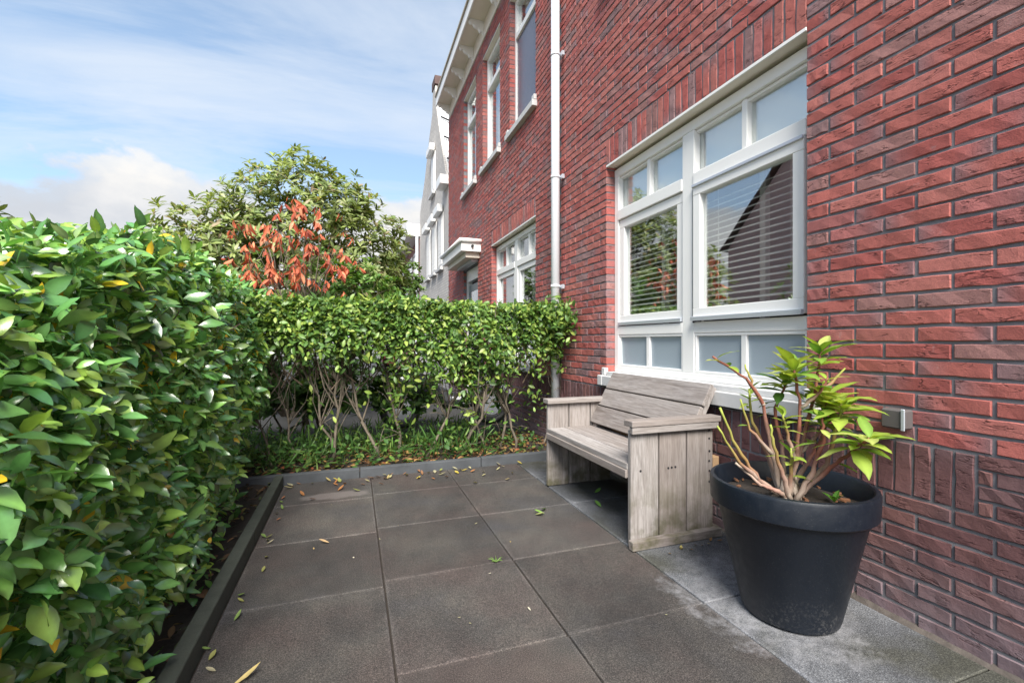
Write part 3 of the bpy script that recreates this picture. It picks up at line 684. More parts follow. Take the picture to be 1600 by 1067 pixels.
rf.add([(x, y, z - 0.06) for x in (2.075, 9) for y, z in pr2], [(k, k + 1, len(pr2) + k + 1, len(pr2) + k) for k in range(len(pr2) - 1)]); ro = rf.build('roof', plain('sun_glare_roof', (0.78, 0.78, 0.78), 0.5), gab)  # tile roof coloured white, the glare of the sun is put into it
bar(gab, 'chimney', 2.0, 2.3, 11.82, 12.3, 7.78, 8.0, ROOFT)
for z, y in ((5.45, 10.70), (6.15, 11.13), (6.8, 11.5)):
    MB().tube([(2.10, y, z - .02), (2.6, y - .14, z - .24)], 0.022, 6).build('roof_batten', DARKMETAL, ro)
bar(gab, 'eaves_box', 1.82, 2.3, 10.06, 10.62, 4.60, 4.80, WHITE)
def far_window(h, y0, y1, z0, z1, x, box=True):
    w_ = bar(h, 'window', x - .015, x + .01, y0, y1, z0, z1, WHITE, 0)
    pane(w_, x - .024, y0 + .08, y1 - .08, z0 + .08, z1 - .08, SLAT if box else GLASS, 'shutter' if box else 'pane')
    for k in range(int((z1 - z0 - .16) / .09)): 
        if box: bar(w_, 'shutter_slat', x - .03, x - .0245, y0 + .09, y1 - .09, z0 + .09 + k * .09, z0 + .165 + k * .09, SLAT, 0)
    if box: bar(w_, 'shutter_box', x - .15, x - .03, y0 - .03, y1 + .03, z1, z1 + .18, WHITE, 0.006)
    bar(w_, 'sill', x - .09, x - .016, y0 - .04, y1 + .04, z0 - .07, z0 - .001, STONE, 0)
for a, b in ((10.72, 11.36), (11.66, 12.30), (12.62, 13.26)): far_window(gab, a, b, 2.85, 4.15, 2.02)
far_window(gab, 11.85, 12.45, 5.0, 6.05, 2.02)
far = root('brick_house', 'farthest low red brick house with flat white cornice', 'house')
bar(far, 'wall', 2.02, 6, 14.85, 21, -0.05, 4.45, far_brick('distant_brick', (0.36, 0.14, 0.12, 1), (0.30, 0.12, 0.11, 1), (0.2, 0.19, 0.2, 1)), 0)
bar(far, 'cornice', 1.62, 6, 14.8, 21, 4.46, 4.85, WHITE); 
for k in range(4): 
    y = 15.3 + k * 1.25; w_ = bar(far, 'window', 1.99, 2.03, y, y + .85, 2.55, 4.1, WHITE, 0); pane(w_, 1.98, y + .1, y + .75, 2.65, 4.0)
MB().tube([(1.93, 14.8, 0), (1.93, 14.8, 4.45)], 0.05, 10).build('drainpipe', PVC, far)
# house across the street, seen mirrored in the window
opp = root('street_house', 'brick gable house across the street mirrored in the window glass', 'house')
prof = [(5.6, -0.05), (5.6, 4.2), (8.75, 7.4), (11.95, 4.2), (11.95, -0.05)]
mb = MB(); m_ = 5; mb.add([(-7.6, y, z) for y, z in prof] + [(-15, y, z) for y, z in prof], [tuple(range(m_)), tuple(range(m_, 2 * m_))[::-1]] + [(k, (k + 1) % m_, m_ + (k + 1) % m_, m_ + k) for k in range(m_)])
mb.build('wall', far_brick(), opp)
mb = MB(); 
for (a, za), (b, zb_) in (((5.4, 4.0), (8.75, 7.42)), ((8.75, 7.42), (12.15, 4.0))): mb.add([(-7.4, a, za + .1), (-7.4, b, zb_ + .1), (-15, b, zb_ + .1), (-15, a, za + .1)], [(0, 1, 2, 3)])
mb.build('roof', ROOFT, opp); bar(opp, 'chimney', -8.6, -7.9, 8.5, 9.1, 7.2, 8.3, ROOFT)
for a, b, p, q in ((7.0, 7.9, 4.4, 5.6),): far_window(opp, a, b, p, q, -7.6, False)

# ================================================================== bench
bench = root('garden_bench', 'weathered grey wooden bench with plank sides below the window', 'bench', loc=(1.63, 2.58, 0))
YN, YF = 2.035, 3.135
def plank(name, x0, x1, y0, y1, z0, z1, m, M=None, parent=bench, bev=0.004):
    return MB().box(x0, x1, y0, y1, z0, z1, M).build(name, m, parent, bevel=bev)
for yo, yi in ((YN, YN + .028), (YF - .028, YF)):
    for a, b in ((1.365, 1.537), (1.546, 1.718), (1.727, 1.900)): plank('side_plank', a, b, yo, yi, random.uniform(.004, .008), 0.615 + random.uniform(-.002, .002), WOODZ)
plank('arm_rail', 1.352, 1.928, YN - .034, YN + .046, 0.6365, 0.668, WOODX); plank('arm_batten', 1.356, 1.915, YN - .030, YN - .001, 0.600, 0.6355, WOODX)
plank('arm_rail', 1.352, 1.915, YF - .062, YF + .030, 0.6185, 0.652, WOODX)
plank('foot_batten', 1.350, 1.925, YN - .042, YN - .001, 0.003, 0.050, WOODX); plank('inner_batten', 1.40, 1.88, YN + .029, YN + .066, 0.352, 0.402, WOODX); plank('inner_batten', 1.40, 1.88, YF - .066, YF - .029, 0.352, 0.402, WOODX)
for a, b in ((1.362, 1.500), (1.504, 1.640), (1.644, 1.770)): plank('seat_plank', a, b, YN + .030, YF - .030, 0.404, 0.437 + random.uniform(-.002, .002), WOODY)
plank('seat_front', 1.352, 1.384, YN + .030, YF - .0285, 0.360, 0.4035, WOODY)
# sloping back
bx0, bz0 = 1.735, 0.455; ang = math.atan2(0.205, 0.375)
Mb = Matrix.Translation((bx0, 0, bz0)) @ Matrix.Rotation(ang, 4, 'Y')
for k in range(3): plank('back_plank', -0.026, 0.0, YN + .040 + (0.0 if k < 1 else -0.006 * k), YF - .036, 0.004 + k * 0.143, 0.139 + k * 0.143, WOODY, Mb)
for y in (YN + .046, YF - .10): plank('back_post', 0.0015, 0.040, y, y + .055, -0.06, 0.425, WOODZ, Mb)
plank('rear_rail', 1.902, 1.945, YN + .0, YF, 0.345, 0.435, plain('fresh_wood_end', (0.42, 0.27, 0.15), 0.8, 0.2, 20))
for x, z in ((1.425, 0.40), (1.60, 0.40), (1.622, 0.401), (1.646, 0.402), (1.875, 0.30), (1.876, 0.36), (1.874, 0.415), (1.876, 0.47), (1.874, 0.54), (1.873, 0.585)):
    MB().tube([(x, YN + .004, z), (x, YN - .0015, z)], 0.0062, 10).build('screw', DARKMETAL, bench)
child_fix(bench)
for c in list(bench.children): pass

# ================================================================== pot and plant
PC = (1.655, 1.362)
pot = root('plant_pot', 'large navy black tapered pot with thick rim beside the bench', 'pot', loc=(*PC, 0))
prof = [(0.0, 0.006), (0.150, 0.004), (0.172, 0.010), (0.178, 0.03), (0.264, 0.424), (0.267, 0.428), (0.284, 0.430), (0.290, 0.436), (0.293, 0.515), (0.2885, 0.526), (0.276, 0.528), (0.268, 0.520), (0.258, 0.44), (0.25, 0.40), (0.0, 0.40)]
o = MB().lathe(prof, 96, (*PC, 0)).build('pot_body', POT, pot, smooth=True); o.data.set_sharp_from_angle(angle=R(40))
mb = MB(); n = 26; vs_ = [(PC[0], PC[1], 0.455)]; fs = []
for r_ in range(1, 9):
    for k in range(n):
        a = 2 * math.pi * k / n; q = r_ / 8; vs_.append((PC[0] + 0.259 * q * math.cos(a), PC[1] + 0.259 * q * math.sin(a), 0.447 + 0.02 * (1 - q) + random.uniform(-.008, .008)))
for k in range(n): fs.append((0, 1 + k, 1 + (k + 1) % n))
for r_ in range(7):
    for k in range(n): fs.append((1 + r_ * n + k, 1 + (r_ + 1) * n + k, 1 + (r_ + 1) * n + (k + 1) % n, 1 + r_ * n + (k + 1) % n))
mb.add(vs_, fs).build('soil', SOIL, pot, smooth=True)
for k in range(34):
    a = random.uniform(0, 6.28); r_ = 0.235 * math.sqrt(random.random()); s = random.uniform(.006, .016)
    M = Matrix.Translation((PC[0] + r_ * math.cos(a), PC[1] + r_ * math.sin(a), 0.462 + .01 * (1 - r_ / .24))) @ Matrix.Rotation(random.uniform(0, 6.28), 4, 'Z') @ Matrix.Rotation(random.uniform(-.5, .5), 4, 'X')
    MB().box(-s, s, -s * .5, s * .5, -.003, .003, M).build('bark_chip', plain('bark_chip_a', (0.17, 0.075, 0.035), 0.9, 0.4, 40) if k == 0 else bpy.data.materials['bark_chip_a'], pot)
child_fix(pot)

FW = np.array([math.sin(YAW), math.cos(YAW), 0]); RT = np.array([math.cos(YAW), -math.sin(YAW), 0])
plant = root('potted_rhododendron', 'leggy rhododendron with bare reddish stems and light green leaf rosettes in pot', 'plant', loc=(*PC, 0.455))
# stems in the plant's own frame: (u along the wall-side direction, v towards the viewer side, height above the soil)
GREENT = (0.30, 0.36, 0.06); REDT = (0.22, 0.075, 0.05); GREYT = (0.45, 0.37, 0.30)
def PL(u, v, z): 
    q = np.array([PC[0], PC[1], 0.0]) + RT * u - FW * v; return (q[0], q[1], z)
stems = [  # points (u, v, z), end kind
    ([(-.03, .00, .46), (-.13, .02, .53), (-.225, .03, .66), (-.296, .04, .82)], 'bare', GREENT),
    ([(-.13, .02, .53), (-.23, .06, .61), (-.32, .07, .753)], 'bare', GREENT),
    ([(-.02, -.02, .46), (-.05, -.03, .62), (-.09, -.02, .82), (-.17, .00, .93), (-.315, .02, 1.02)], 'few', REDT),
    ([(-.09, -.02, .82), (-.12, -.05, .90), (-.145, -.06, .985)], 'bare', GREENT),
    ([(-.05, -.03, .62), (-.14, -.03, .72), (-.185, -.02, .845)], 'bare', GREENT),
    ([(-.01, .02, .46), (.01, .03, .60), (.03, .03, .82), (.0, .03, .985)], 'rose', REDT),
    ([(.00, -.02, .46), (.06, -.03, .62), (.13, -.04, .86), (.158, -.04, 1.05)], 'rose', REDT),
    ([(.06, -.03, .62), (.15, -.03, .72), (.17, -.02, .86)], 'rose', REDT),
    ([(.13, -.04, .86), (.20, -.04, .91), (.256, -.04, .97)], 'bare', GREENT),
    ([(.01, .03, .46), (.05, .09, .55), (.09, .17, .65), (.13, .25, .745)], 'big', REDT),
    ([(.02, .02, .46), (.12, .05, .60), (.14, .07, .74), (.155, .10, .855)], 'big', GREENT),
    ([(.01, .03, .60), (-.03, .04, .72), (-.055, .05, .80)], 'small', GREENT),
    ([(-.02, .03, .47), (-.02, .05, .56), (-.03, .06, .665)], 'small', GREENT),
    ([(.01, -.04, .46), (.02, -.08, .62), (.00, -.10, .80), (.06, -.10, .93)], 'rose', REDT),
    ([(.03, .03, .82), (.09, .05, .88), (.115, .06, .94)], 'small', REDT),
    ([(.00, .05, .46), (.04, .08, .58), (.07, .10, .70), (.06, .11, .80)], 'small', REDT),
    ([(-.01, -.05, .46), (-.04, -.08, .60), (-.10, -.09, .74), (-.11, -.10, .88)], 'small', GREENT),
    ([(.02, -.03, .46), (.09, -.05, .56), (.16, -.06, .66), (.21, -.05, .80)], 'rose', REDT),
    ([(-.02, .04, .46), (-.06, .06, .56), (-.10, .07, .67), (-.12, .08, .76)], 'bare', GREENT),
    ([(-.03, .02, .46), (-.08, .07, .50), (-.14, .05, .52), (-.23, .03, .60)], 'none', GREYT),
]
tips = []
for pts, kind, tc in stems:
    P3 = [Vector(PL(*p)) for p in pts]
    # resample with a gentle wobble
    dense = []
    for i in range(len(P3) - 1):
        for s in range(5):
            q = s / 5; dense.append(P3[i].lerp(P3[i + 1], q) + Vector((random.uniform(-1, 1), random.uniform(-1, 1), random.uniform(-.5, .5))) * .0035)
    dense.append(P3[-1]); m_ = len(dense)
    thick = 0.0108 if pts[0][2] < 0.5 else 0.0085
    rad = [thick * (1 - 0.62 * (i / (m_ - 1))) * (1 + 0.16 * random.uniform(-1, 1)) for i in range(m_)]
    tt = [tuple(np.array(GREYT) * max(0, 1 - 1.9 * q) + np.array(REDT) * (1 - abs(2 * q - 1)) * .9 + np.array(tc) * max(0, 1.6 * q - .6)) for q in [i / (m_ - 1) for i in range(m_)]]
    MB().tube(dense, rad, 8, tt).build('stem', STEM, plant, smooth=True)
    tips.append((dense[-1], (dense[-1] - dense[-4]).normalized(), kind))
for k in range(9):        # knobbly root collar
    a = random.uniform(0, 6.28); d = Vector((math.cos(a), math.sin(a), 0)); p0 = Vector((PC[0], PC[1], .448)) + d * .05
    MB().tube([p0, p0 - d * .03 + Vector((0, 0, .05)), Vector((PC[0], PC[1], .54)) + d * .018], [.012, .015, .009], 7, GREYT).build('stem', STEM, plant, smooth=True)
RHO = [(0.24, 0.34, 0.05), (0.31, 0.40, 0.07), (0.17, 0.29, 0.045), (0.38, 0.44, 0.12), (0.085, 0.19, 0.035)]
rho_t = [broad_leaf(.112, .042, .3, .25, .04, 31), broad_leaf(.120, .044, .22, .42, .04, 32), broad_leaf(.10, .039, .4, .10, .04, 33)]
rho_me = {}
def rho_leaf(p, axis, nrm, s, ti):
    k = random.randrange(3); key = (k, ti)
    if key not in rho_me:
        v0, f0 = rho_t[k]; me = bpy.data.meshes.new('leaf'); me.from_pydata([tuple(x) for x in v0], [], f0)
        a = me.color_attributes.new('tint', 'FLOAT_COLOR', 'POINT'); rib = np.full(len(v0), .92); rib[2::3] = 1.3; a.data.foreach_set('color', np.array([(*(np.array(RHO[ti]) * q), 1) for q in rib], dtype=np.float32).ravel()); me.materials.append(LEAFM); me.shade_smooth(); rho_me[key] = me
    F = frames(np.array([axis]), np.array([nrm]))[0]
    # keep tips in front of the wall
    tip = np.array(p) + F[:, 1] * .13 * s
    if tip[0] > 1.985: axis = np.array(axis) - np.array([(tip[0] - 1.97) / (.13 * s), 0, 0]); F = frames(np.array([axis]), np.array([nrm]))[0]
    o = bpy.data.objects.new('leaf', rho_me[key]); C.objects.link(o); o.parent = plant
    M = Matrix([list(F[r] * s) for r in range(3)]).to_4x4(); M.translation = Vector(p); o.matrix_local = M
for p, d, kind in tips:
    cnt, s0, elev = {'bare': (0, 0, 0), 'none': (0, 0, 0), 'few': (4, .75, .1), 'rose': (20, 1.05, .35), 'big': (18, 1.12, .15), 'small': (8, .66, .3)}[kind]
    a0 = random.uniform(0, 6.28)
    for i in range(cnt):
        a = a0 + i * 2.4; e = elev + 0.75 * (i / max(cnt - 1, 1)) - 0.25 + random.uniform(-.15, .15)
        ax = np.array([math.cos(a) * math.cos(e), math.sin(a) * math.cos(e), math.sin(e)]); base = np.array(p) - np.array(d) * (1 - i / cnt) * .075
        rho_leaf(base, ax, (ax * -.3 + np.array([0, 0, 1.0])), s0 * random.uniform(.75, 1.15), random.choices(range(5), [4, 4, 3, 3, 1.2])[0])
for k in range(22):      # a few odd leaves lower down the stems
    p, d, kind = random.choice([t for t in tips if t[2] in ('rose', 'big', 'small')]); q = np.array(p) - np.array(d) * random.uniform(.09, .2)
    a = random.uniform(0, 6.28); rho_leaf(q, np.array([math.cos(a), math.sin(a), random.uniform(-.3, .5)]), np.array([0, 0, 1.0]), random.uniform(.5, .8), random.choice((0, 2, 4)))
child_fix(plant)
for c in plant.children:
    if c.name.startswith('leaf'): pass
weed = root('seedling', 'small bright green seedling sprouting at the pot edge', 'plant', loc=PL(.12, .09, .455))
for k, a in enumerate((0.3, 1.9, 3.4, 4.8)):
    v0, f0 = leaf_template(.05, .022, .3, .3); me = bpy.data.meshes.new('leaf'); me.from_pydata([tuple(x) for x in v0], [], f0); ca = me.color_attributes.new('tint', 'FLOAT_COLOR', 'POINT'); ca.data.foreach_set('color', np.tile(np.array([.10, .26, .03, 1], dtype=np.float32), len(v0))); me.materials.append(LEAFM)
    o = bpy.data.objects.new('leaf', me); C.objects.link(o); o.parent = weed; o.rotation_euler = (R(50 + 8 * k), 0, a); o.location = (0, 0, .01)

# ================================================================== hedges
HG = [(0.095, 0.250, 0.070), (0.062, 0.180, 0.058), (0.140, 0.315, 0.075), (0.24, 0.40, 0.080), (0.050, 0.135, 0.042), (0.58, 0.43, 0.03), (0.17, 0.28, 0.11)]
HGW = [5, 3.5, 4.5, 3.2, 2.2, .42, 2.4]
def wavy(a, b, seed):      # slow lumps on a clipped face
    return 0.05 * np.sin(a * 5.1 + seed) * np.cos(b * 4.3 + seed * 2) + 0.03 * np.sin(a * 11.3 + b * 7.7 + seed)
# --- left hedge
lh = root('hedge', 'tall glossy large-leaved hedge along the left of the patio', 'hedge', loc=(-1.2, 2.2, 0))
def left_hedge():
    n = 24000
    y = rng.uniform(0.15, 4.35, n); z = rng.beta(1.25, 1.0, n) * 1.36 + 0.05
    dep = np.minimum(rng.exponential(0.12, n), 0.5)
    bulge = -0.635 - 0.22 * np.clip((z - 0.75) / 0.7, 0, 1) ** 2 + wavy(y, z, 1.3); z = z * (.89 + .23 * np.clip((y - 1.3) / 1.1, 0, 1))
    bulge = np.where(z < 0.30, bulge - (0.30 - z) * .25, bulge)
    far_ = np.clip((y - 2.5) / 1.2, 0, 1); bulge -= far_ * (np.clip(0.60 - z, 0, 1) * .6 + .06)
    x = bulge - dep; P1 = np.stack([x, y, z], 1); out1 = np.tile(np.array([1.0, -0.35, 0.15]), (n, 1)); f1 = (dep < 0.035).astype(float)
    m = 8000                                                  # top
    x2 = rng.uniform(-1.95, -0.74, m); y2 = rng.uniform(0.15, 5.0, m); d2 = np.minimum(rng.exponential(0.07, m), .4)
    z2 = 1.23 + .30 * np.clip((y2 - 1.3) / 1.1, 0, 1) + wavy(x2, y2, 4.0) * .8 - d2 - np.clip(x2 + 0.9, 0, 1) * .35
    P2 = np.stack([x2, y2, z2], 1); out2 = np.tile(np.array([0.15, -0.2, 1.0]), (m, 1)); f2 = (d2 < 0.03).astype(float)
    k = 3500                                                  # inside
    P3 = np.stack([rng.uniform(-1.8, -0.95, k), rng.uniform(.3, 4.6, k), rng.uniform(.2, 1.3, k)], 1); out3 = rng.normal(0, 1, (k, 3)); f3 = np.zeros(k)
    k4 = 1100                                                 # low sprays hanging towards the edging
    y4 = rng.uniform(.4, 3.3, k4); z4 = .04 + .42 * rng.beta(1.2, 1.3, k4); P4 = np.stack([-.80 + .20 * rng.beta(2, 1.2, k4) + .03 * np.sin(y4 * 9) - .07 * np.clip((y4 - 2) / 1.2, 0, 1), y4, z4], 1); out4 = np.tile(np.array([1.0, -.3, -.1]), (k4, 1)); f4 = np.full(k4, .8)
    P = np.concatenate([P1, P2, P3, P4]); out = np.concatenate([out1, out2, out3, out4]); fr = np.concatenate([f1, f2, f3, f4])
    N_ = len(P); ax = out * 0.5 + rng.normal(0, 0.75, (N_, 3)) + np.array([0, 0, -0.2]); nr = out * 0.7 + rng.normal(0, .6, (N_, 3)) + np.array([0, -.15, .8])
    S = np.clip(rng.lognormal(-.06, .3, N_), .42, 1.7); T = pick(HG, HGW, N_, .2) * np.array([1.25, 1.14, 1.1])
    tm = [broad_leaf(.062, .027, .25, .22, .05, 1)] + [broad_leaf(random.uniform(.052, .070), random.uniform(.022, .031), random.uniform(.05, .4), random.uniform(-.05, .5), .07, i + 2) for i in range(8)]
    foliage('foliage', 'leaf', tm, HG, ax, nr, P, S, T, LEAF, lh, 300, fr, .09)
    for i in range(16):                                       # trunks and boughs
        yy = 1.15 + i * 0.21 + random.uniform(-.06, .06); xx = random.uniform(-1.25, -1.0)
        pts = [Vector((xx, yy, -.03))]
        for s in range(6): pts.append(pts[-1] + Vector((random.uniform(-.05, .07), random.uniform(-.07, .07), .21)))
        MB().tube(pts, [.028, .024, .02, .017, .013, .009, .005], 7).build('trunk', BARK, lh, smooth=True)
        tw = MB()
        for s in range(13):
            p0 = random.choice(pts[1:6]); d = Vector((random.uniform(.05, .33), random.uniform(-.35, .3), random.uniform(.0, .3))) 
            p1 = p0 + d * .5 + Vector((0, 0, random.uniform(-.02, .05))); tw.tube([p0, p1, p0 + d * random.uniform(.75, 1.05) + Vector((0, 0, .04))], [.007, .005, .002], 5)
        tw.build('twig', TWIG, lh)
left_hedge(); child_fix(lh)
# --- back hedge
bh = root('hedge', 'clipped hedge on bare crooked stems across the back of the patio', 'hedge', loc=(0.6, 4.3, 0))
def back_hedge():
    n = 9500
    x = rng.uniform(-1.0, 1.97, n); dep = np.minimum(rng.exponential(0.10, n), .62)
    zl = np.interp(x, [-1.0, -.2, .25, .6, 1.0, 1.35, 1.7, 2.0], [.86, .90, .80, .70, .52, .62, .78, .88]) + 0.06 * np.sin(x * 9) + .05 * np.sin(x * 21 + 1)
    q = rng.beta(1.4, 1.0, n); z = zl + (1.43 - zl) * q
    keep = rng.uniform(0, 1, n) < np.clip(0.22 + (z - zl) * 2.6, .15, 1); x, dep, z = x[keep], dep[keep], z[keep]
    y = 4.03 + dep + 1.5 * wavy(x, z, 2.2) + 0.05 * ((z - 1.1) / .35) ** 2
    P1 = np.stack([x, y, z], 1); o1 = np.tile(np.array([.05, -1.0, .2]), (len(x), 1)); f1 = (dep < .04).astype(float)
    m = 2600; x2 = rng.uniform(-1.1, 1.97, m); y2 = rng.uniform(4.05, 4.8, m); d2 = np.minimum(rng.exponential(.05, m), .2); z2 = 1.445 + .018 * np.sin(x2 * 4) + .012 * np.sin(x2 * 13) - d2
    P2 = np.stack([x2, y2, z2], 1); o2 = np.tile(np.array([0, -.2, 1.0]), (m, 1)); f2 = (d2 < .02).astype(float) * (y2 < 4.3)
    k = 620; x3 = np.clip(rng.normal(.85, .55, k), -.9, 1.9); x3 = x3 + .12 * np.sin(x3 * 9); P3 = np.stack([x3, rng.uniform(4.05, 4.6, k), .12 + .73 * rng.beta(2.2, 1.0, k)], 1); o3 = rng.normal(0, 1, (k, 3)); f3 = np.ones(k)
    e = 520; P4 = np.stack([rng.uniform(1.72, 1.985, e), rng.uniform(3.78, 4.2, e), rng.normal(1.27, .11, e)], 1); P4[:, 2] = np.clip(P4[:, 2], .95, 1.5); o4 = np.tile(np.array([.2, -1.0, .3]), (e, 1)); f4 = np.ones(e) * .9   # sprays round the drainpipe
    P4 = P4[np.hypot(P4[:, 0] - PX, P4[:, 1] - PY) > .06]; o4 = o4[:len(P4)]; f4 = f4[:len(P4)]
    P = np.concatenate([P1, P2, P3, P4]); out = np.concatenate([o1, o2, o3, o4]); fr = np.concatenate([f1, f2, f3, f4]); N_ = len(P)
    ax = out * .5 + rng.normal(0, .65, (N_, 3)) + np.array([0, 0, -.2]); nr = out * .7 + rng.normal(0, .45, (N_, 3)) + np.array([0, 0, .7])
    ax[:, 0] = np.where(P[:, 0] > 1.9, -abs(ax[:, 0]), ax[:, 0])
    S = rng.uniform(.65, 1.2, N_); pal = [(0.115, 0.215, 0.045), (0.080, 0.165, 0.038), (0.18, 0.28, 0.055), (0.27, 0.35, 0.08), (0.055, 0.115, 0.030)]
    T = pick(pal, [4, 4, 4, 2.4, 2], N_)
    tm = [leaf_template(.066, .031, .25, .22), leaf_template(.07, .030, .15, .35), leaf_template(.058, .029, .35, .08)]
    foliage('foliage', 'leaf', tm, pal, ax, nr, P, S, T, LEAFB, bh, 300, fr, .066)
    bases = [(-.62, 4.22), (-.48, 4.35), (-.20, 4.24), (-.13, 4.30), (0.22, 4.22), (0.40, 4.34), (0.62, 4.25), (0.72, 4.38), (0.98, 4.22), (1.22, 4.24), (1.38, 4.33), (1.50, 4.20), (1.78, 4.22)]
    for bi, (bx, by) in enumerate(bases):
        pts = [Vector((bx, by, -.02))]; lean = random.uniform(-.11, .11)
        for s in range(7): pts.append(pts[-1] + Vector((lean * .5 + random.uniform(-.045, .045), random.uniform(-.04, .04), .125)))
        r0 = random.uniform(.010, .018); tk = MB().tube(pts, [r0 * (1 - .07 * s) for s in range(8)], 8).build('trunk', BARK, bh, smooth=True)
        tw = MB()
        for s in range(13):
            i0 = random.randint(3, 7); p0 = pts[i0]; sg = random.choice((-1, 1)); L_ = random.uniform(.3, .62)
            a = random.uniform(.08, .62); d = Vector((sg * math.sin(a), random.uniform(-.25, .25), math.cos(a)))
            p1 = p0 + d * L_ * .5 + Vector((random.uniform(-.02, .02), 0, .01)); p2 = p0 + d * L_ + Vector((-sg * .05, 0, .05)); rr = r0 * random.uniform(.3, .55)
            tw.tube([p0, p0 + d * L_ * .2 + Vector((0, 0, -.005)), p1, p2], [rr, rr * .9, rr * .7, rr * .35], 6)
        for s in range(5):
            p0 = pts[random.randint(1, 5)]; d = Vector((random.uniform(-1, 1), random.uniform(-.6, .4), random.uniform(-.1, .9))).normalized() * random.uniform(.15, .35); tw.tube([p0, p0 + d * .6 + Vector((0, 0, .02)), p0 + d], [.004, .003, .0015], 5)
        tw.build('branch', BARK, tk, smooth=True)
    mid = MB()
    for i in range(260):
        p0 = Vector((random.uniform(-.95, 1.9), random.uniform(4.12, 4.6), random.uniform(.65, 1.1))); d = Vector((random.uniform(-.5, .5), random.uniform(-.3, .3), random.uniform(.3, 1))).normalized() * random.uniform(.2, .45)
        mid.tube([p0, p0 + d * .5 + Vector((random.uniform(-.03, .03), 0, 0)), p0 + d], [.006, .005, .002], 5)
    tag(mid.build('twigs', TWIG, bh), kind='stuff')
back_hedge(); child_fix(bh)

# ================================================================== undergrowth, litter, fallen leaves
def scatter_mass(name, label, cat, n, xr, yr, zfun, pal, wts, L, W, upright, m=LEAFM):
    P = np.stack([rng.uniform(*xr, n), rng.uniform(*yr, n), np.zeros(n)], 1); P[:, 2] = zfun(n)
    if upright: ax = rng.normal(0, .55, (n, 3)) + np.array([0, 0, .8]); nr = rng.normal(0, 1, (n, 3))
    else: ax = rng.normal(0, 1, (n, 3)) * np.array([1, 1, .22]); nr = rng.normal(0, .3, (n, 3)) + np.array([0, 0, 1])
    o = merged(name, leaf_template(L, W, .25, .25), frames(ax, nr), P, rng.uniform(.5, 1.3, n), pick(pal, wts, n, .2), m, None)
    return tag(o, label, cat, None, 'stuff')
BROWN = [(0.20, 0.10, 0.04), (0.13, 0.07, 0.035), (0.27, 0.16, 0.06), (0.30, 0.24, 0.06), (0.08, 0.10, 0.03), (0.24, 0.07, 0.03)]
scatter_mass('leaf_litter', 'brown leaf litter on the soil under the back hedge', 'leaf litter', 2300, (-2.0, 1.95), (3.90, 5.0), lambda n: rng.uniform(.02, .05, n), BROWN, [4, 4, 3, 1.5, 2, 1], .055, .028, False, DRY)
scatter_mass('leaf_litter', 'dry leaf litter between left hedge and mossy edging board', 'leaf litter', 1000, (-1.6, -0.58), (0.4, 3.8), lambda n: rng.uniform(.015, .05, n), [(c[0] * .6, c[1] * .62, c[2] * .7) for c in BROWN], [4, 4, 2, 2, 4, 1], .045, .022, False, DRY)
WG = [(0.055, 0.13, 0.028), (0.085, 0.17, 0.035), (0.038, 0.095, 0.022), (0.13, 0.21, 0.05)]
scatter_mass('grass', 'long green grass and weeds below the back hedge', 'weeds', 1700, (-1.6, 1.2), (4.02, 5.2), lambda n: rng.uniform(.0, .16, n), WG, [4, 3, 4, 2], .15, .012, True)
scatter_mass('ground_cover', 'broad-leaved green ground cover behind the back kerb', 'ground cover', 1900, (-1.7, 1.7), (3.93, 5.0), lambda n: rng.beta(1, 2.2, n) * .30 + .03, WG, [4, 3, 4, 2], .055, .034, False)
def fallen(x, y, L, W, col, rz, label, group=None, curl=.4, m=DRY):
    v0, f0 = leaf_template(L, W, random.uniform(.2, .6), -curl); me = bpy.data.meshes.new('fallen_leaf'); me.from_pydata([tuple(p) for p in v0], [], f0)
    a = me.color_attributes.new('tint', 'FLOAT_COLOR', 'POINT'); a.data.foreach_set('color', np.tile(np.array([*col, 1], dtype=np.float32), len(v0))); me.materials.append(m)
    me.shade_smooth(); o = bpy.data.objects.new('fallen_leaf', me); C.objects.link(o); o.location = (x, y, .006); o.rotation_euler = (random.uniform(-.06, .04), random.uniform(-.12, .12), rz)
    tag(o, label, 'leaf', group)
for i in range(62):
    x = float(np.clip(rng.normal(.42, .52), -.42, 1.55)); y = 3.79 - min(float(rng.exponential(.09)), .42)
    cn, col = random.choice([('tan', (0.30, .24, .10)), ('straw', (.33, .30, .16)), ('olive', (.22, .24, .06)), ('rust', (.28, .12, .04)), ('brown', (.20, .10, .05)), ('yellow', (.38, .30, .05)), ('greyish', (.30, .28, .18))])
    zone = 'left of the first slab joint' if x < .13 else 'between the two slab joints' if x < .75 else 'towards the bench'
    fallen(x, y, random.uniform(.03, .065), random.uniform(.014, .03), col, random.uniform(0, 6.28), f'small {cn} leaf {"against" if y > 3.72 else "just in front of"} the back kerb {zone}', 'fallen leaves along the back kerb')
for i in range(26):
    y = random.uniform(1.0, 3.6); fallen(-.47 + abs(random.gauss(0, .035)), y, random.uniform(.025, .05), random.uniform(.012, .02), *(lambda q: (q[1], random.uniform(0, 6.28), f'small {q[0]} leaf by the mossy edging board, {"near the camera" if y < 1.8 else "halfway along" if y < 2.7 else "near the back kerb"}'))(random.choice([('pale', (0.33, .30, .2)), ('olive', (.2, .2, .06)), ('rust', (.24, .10, .05)), ('green', (.13, .20, .05))])), 'fallen leaves by the edging board')
fallen(-.36, 1.63, .085, .022, (.48, .38, .16), -1.1, 'long curled yellow leaf alone on the front left slab')
fallen(-.22, 1.52, .028, .016, (.42, .38, .08), .5, 'tiny yellow leaf just in front of the curled yellow leaf')
fallen(.02, 1.44, .05, .018, (.30, .36, .16), .3, 'pale green twisted leaf at the front left of the patio')
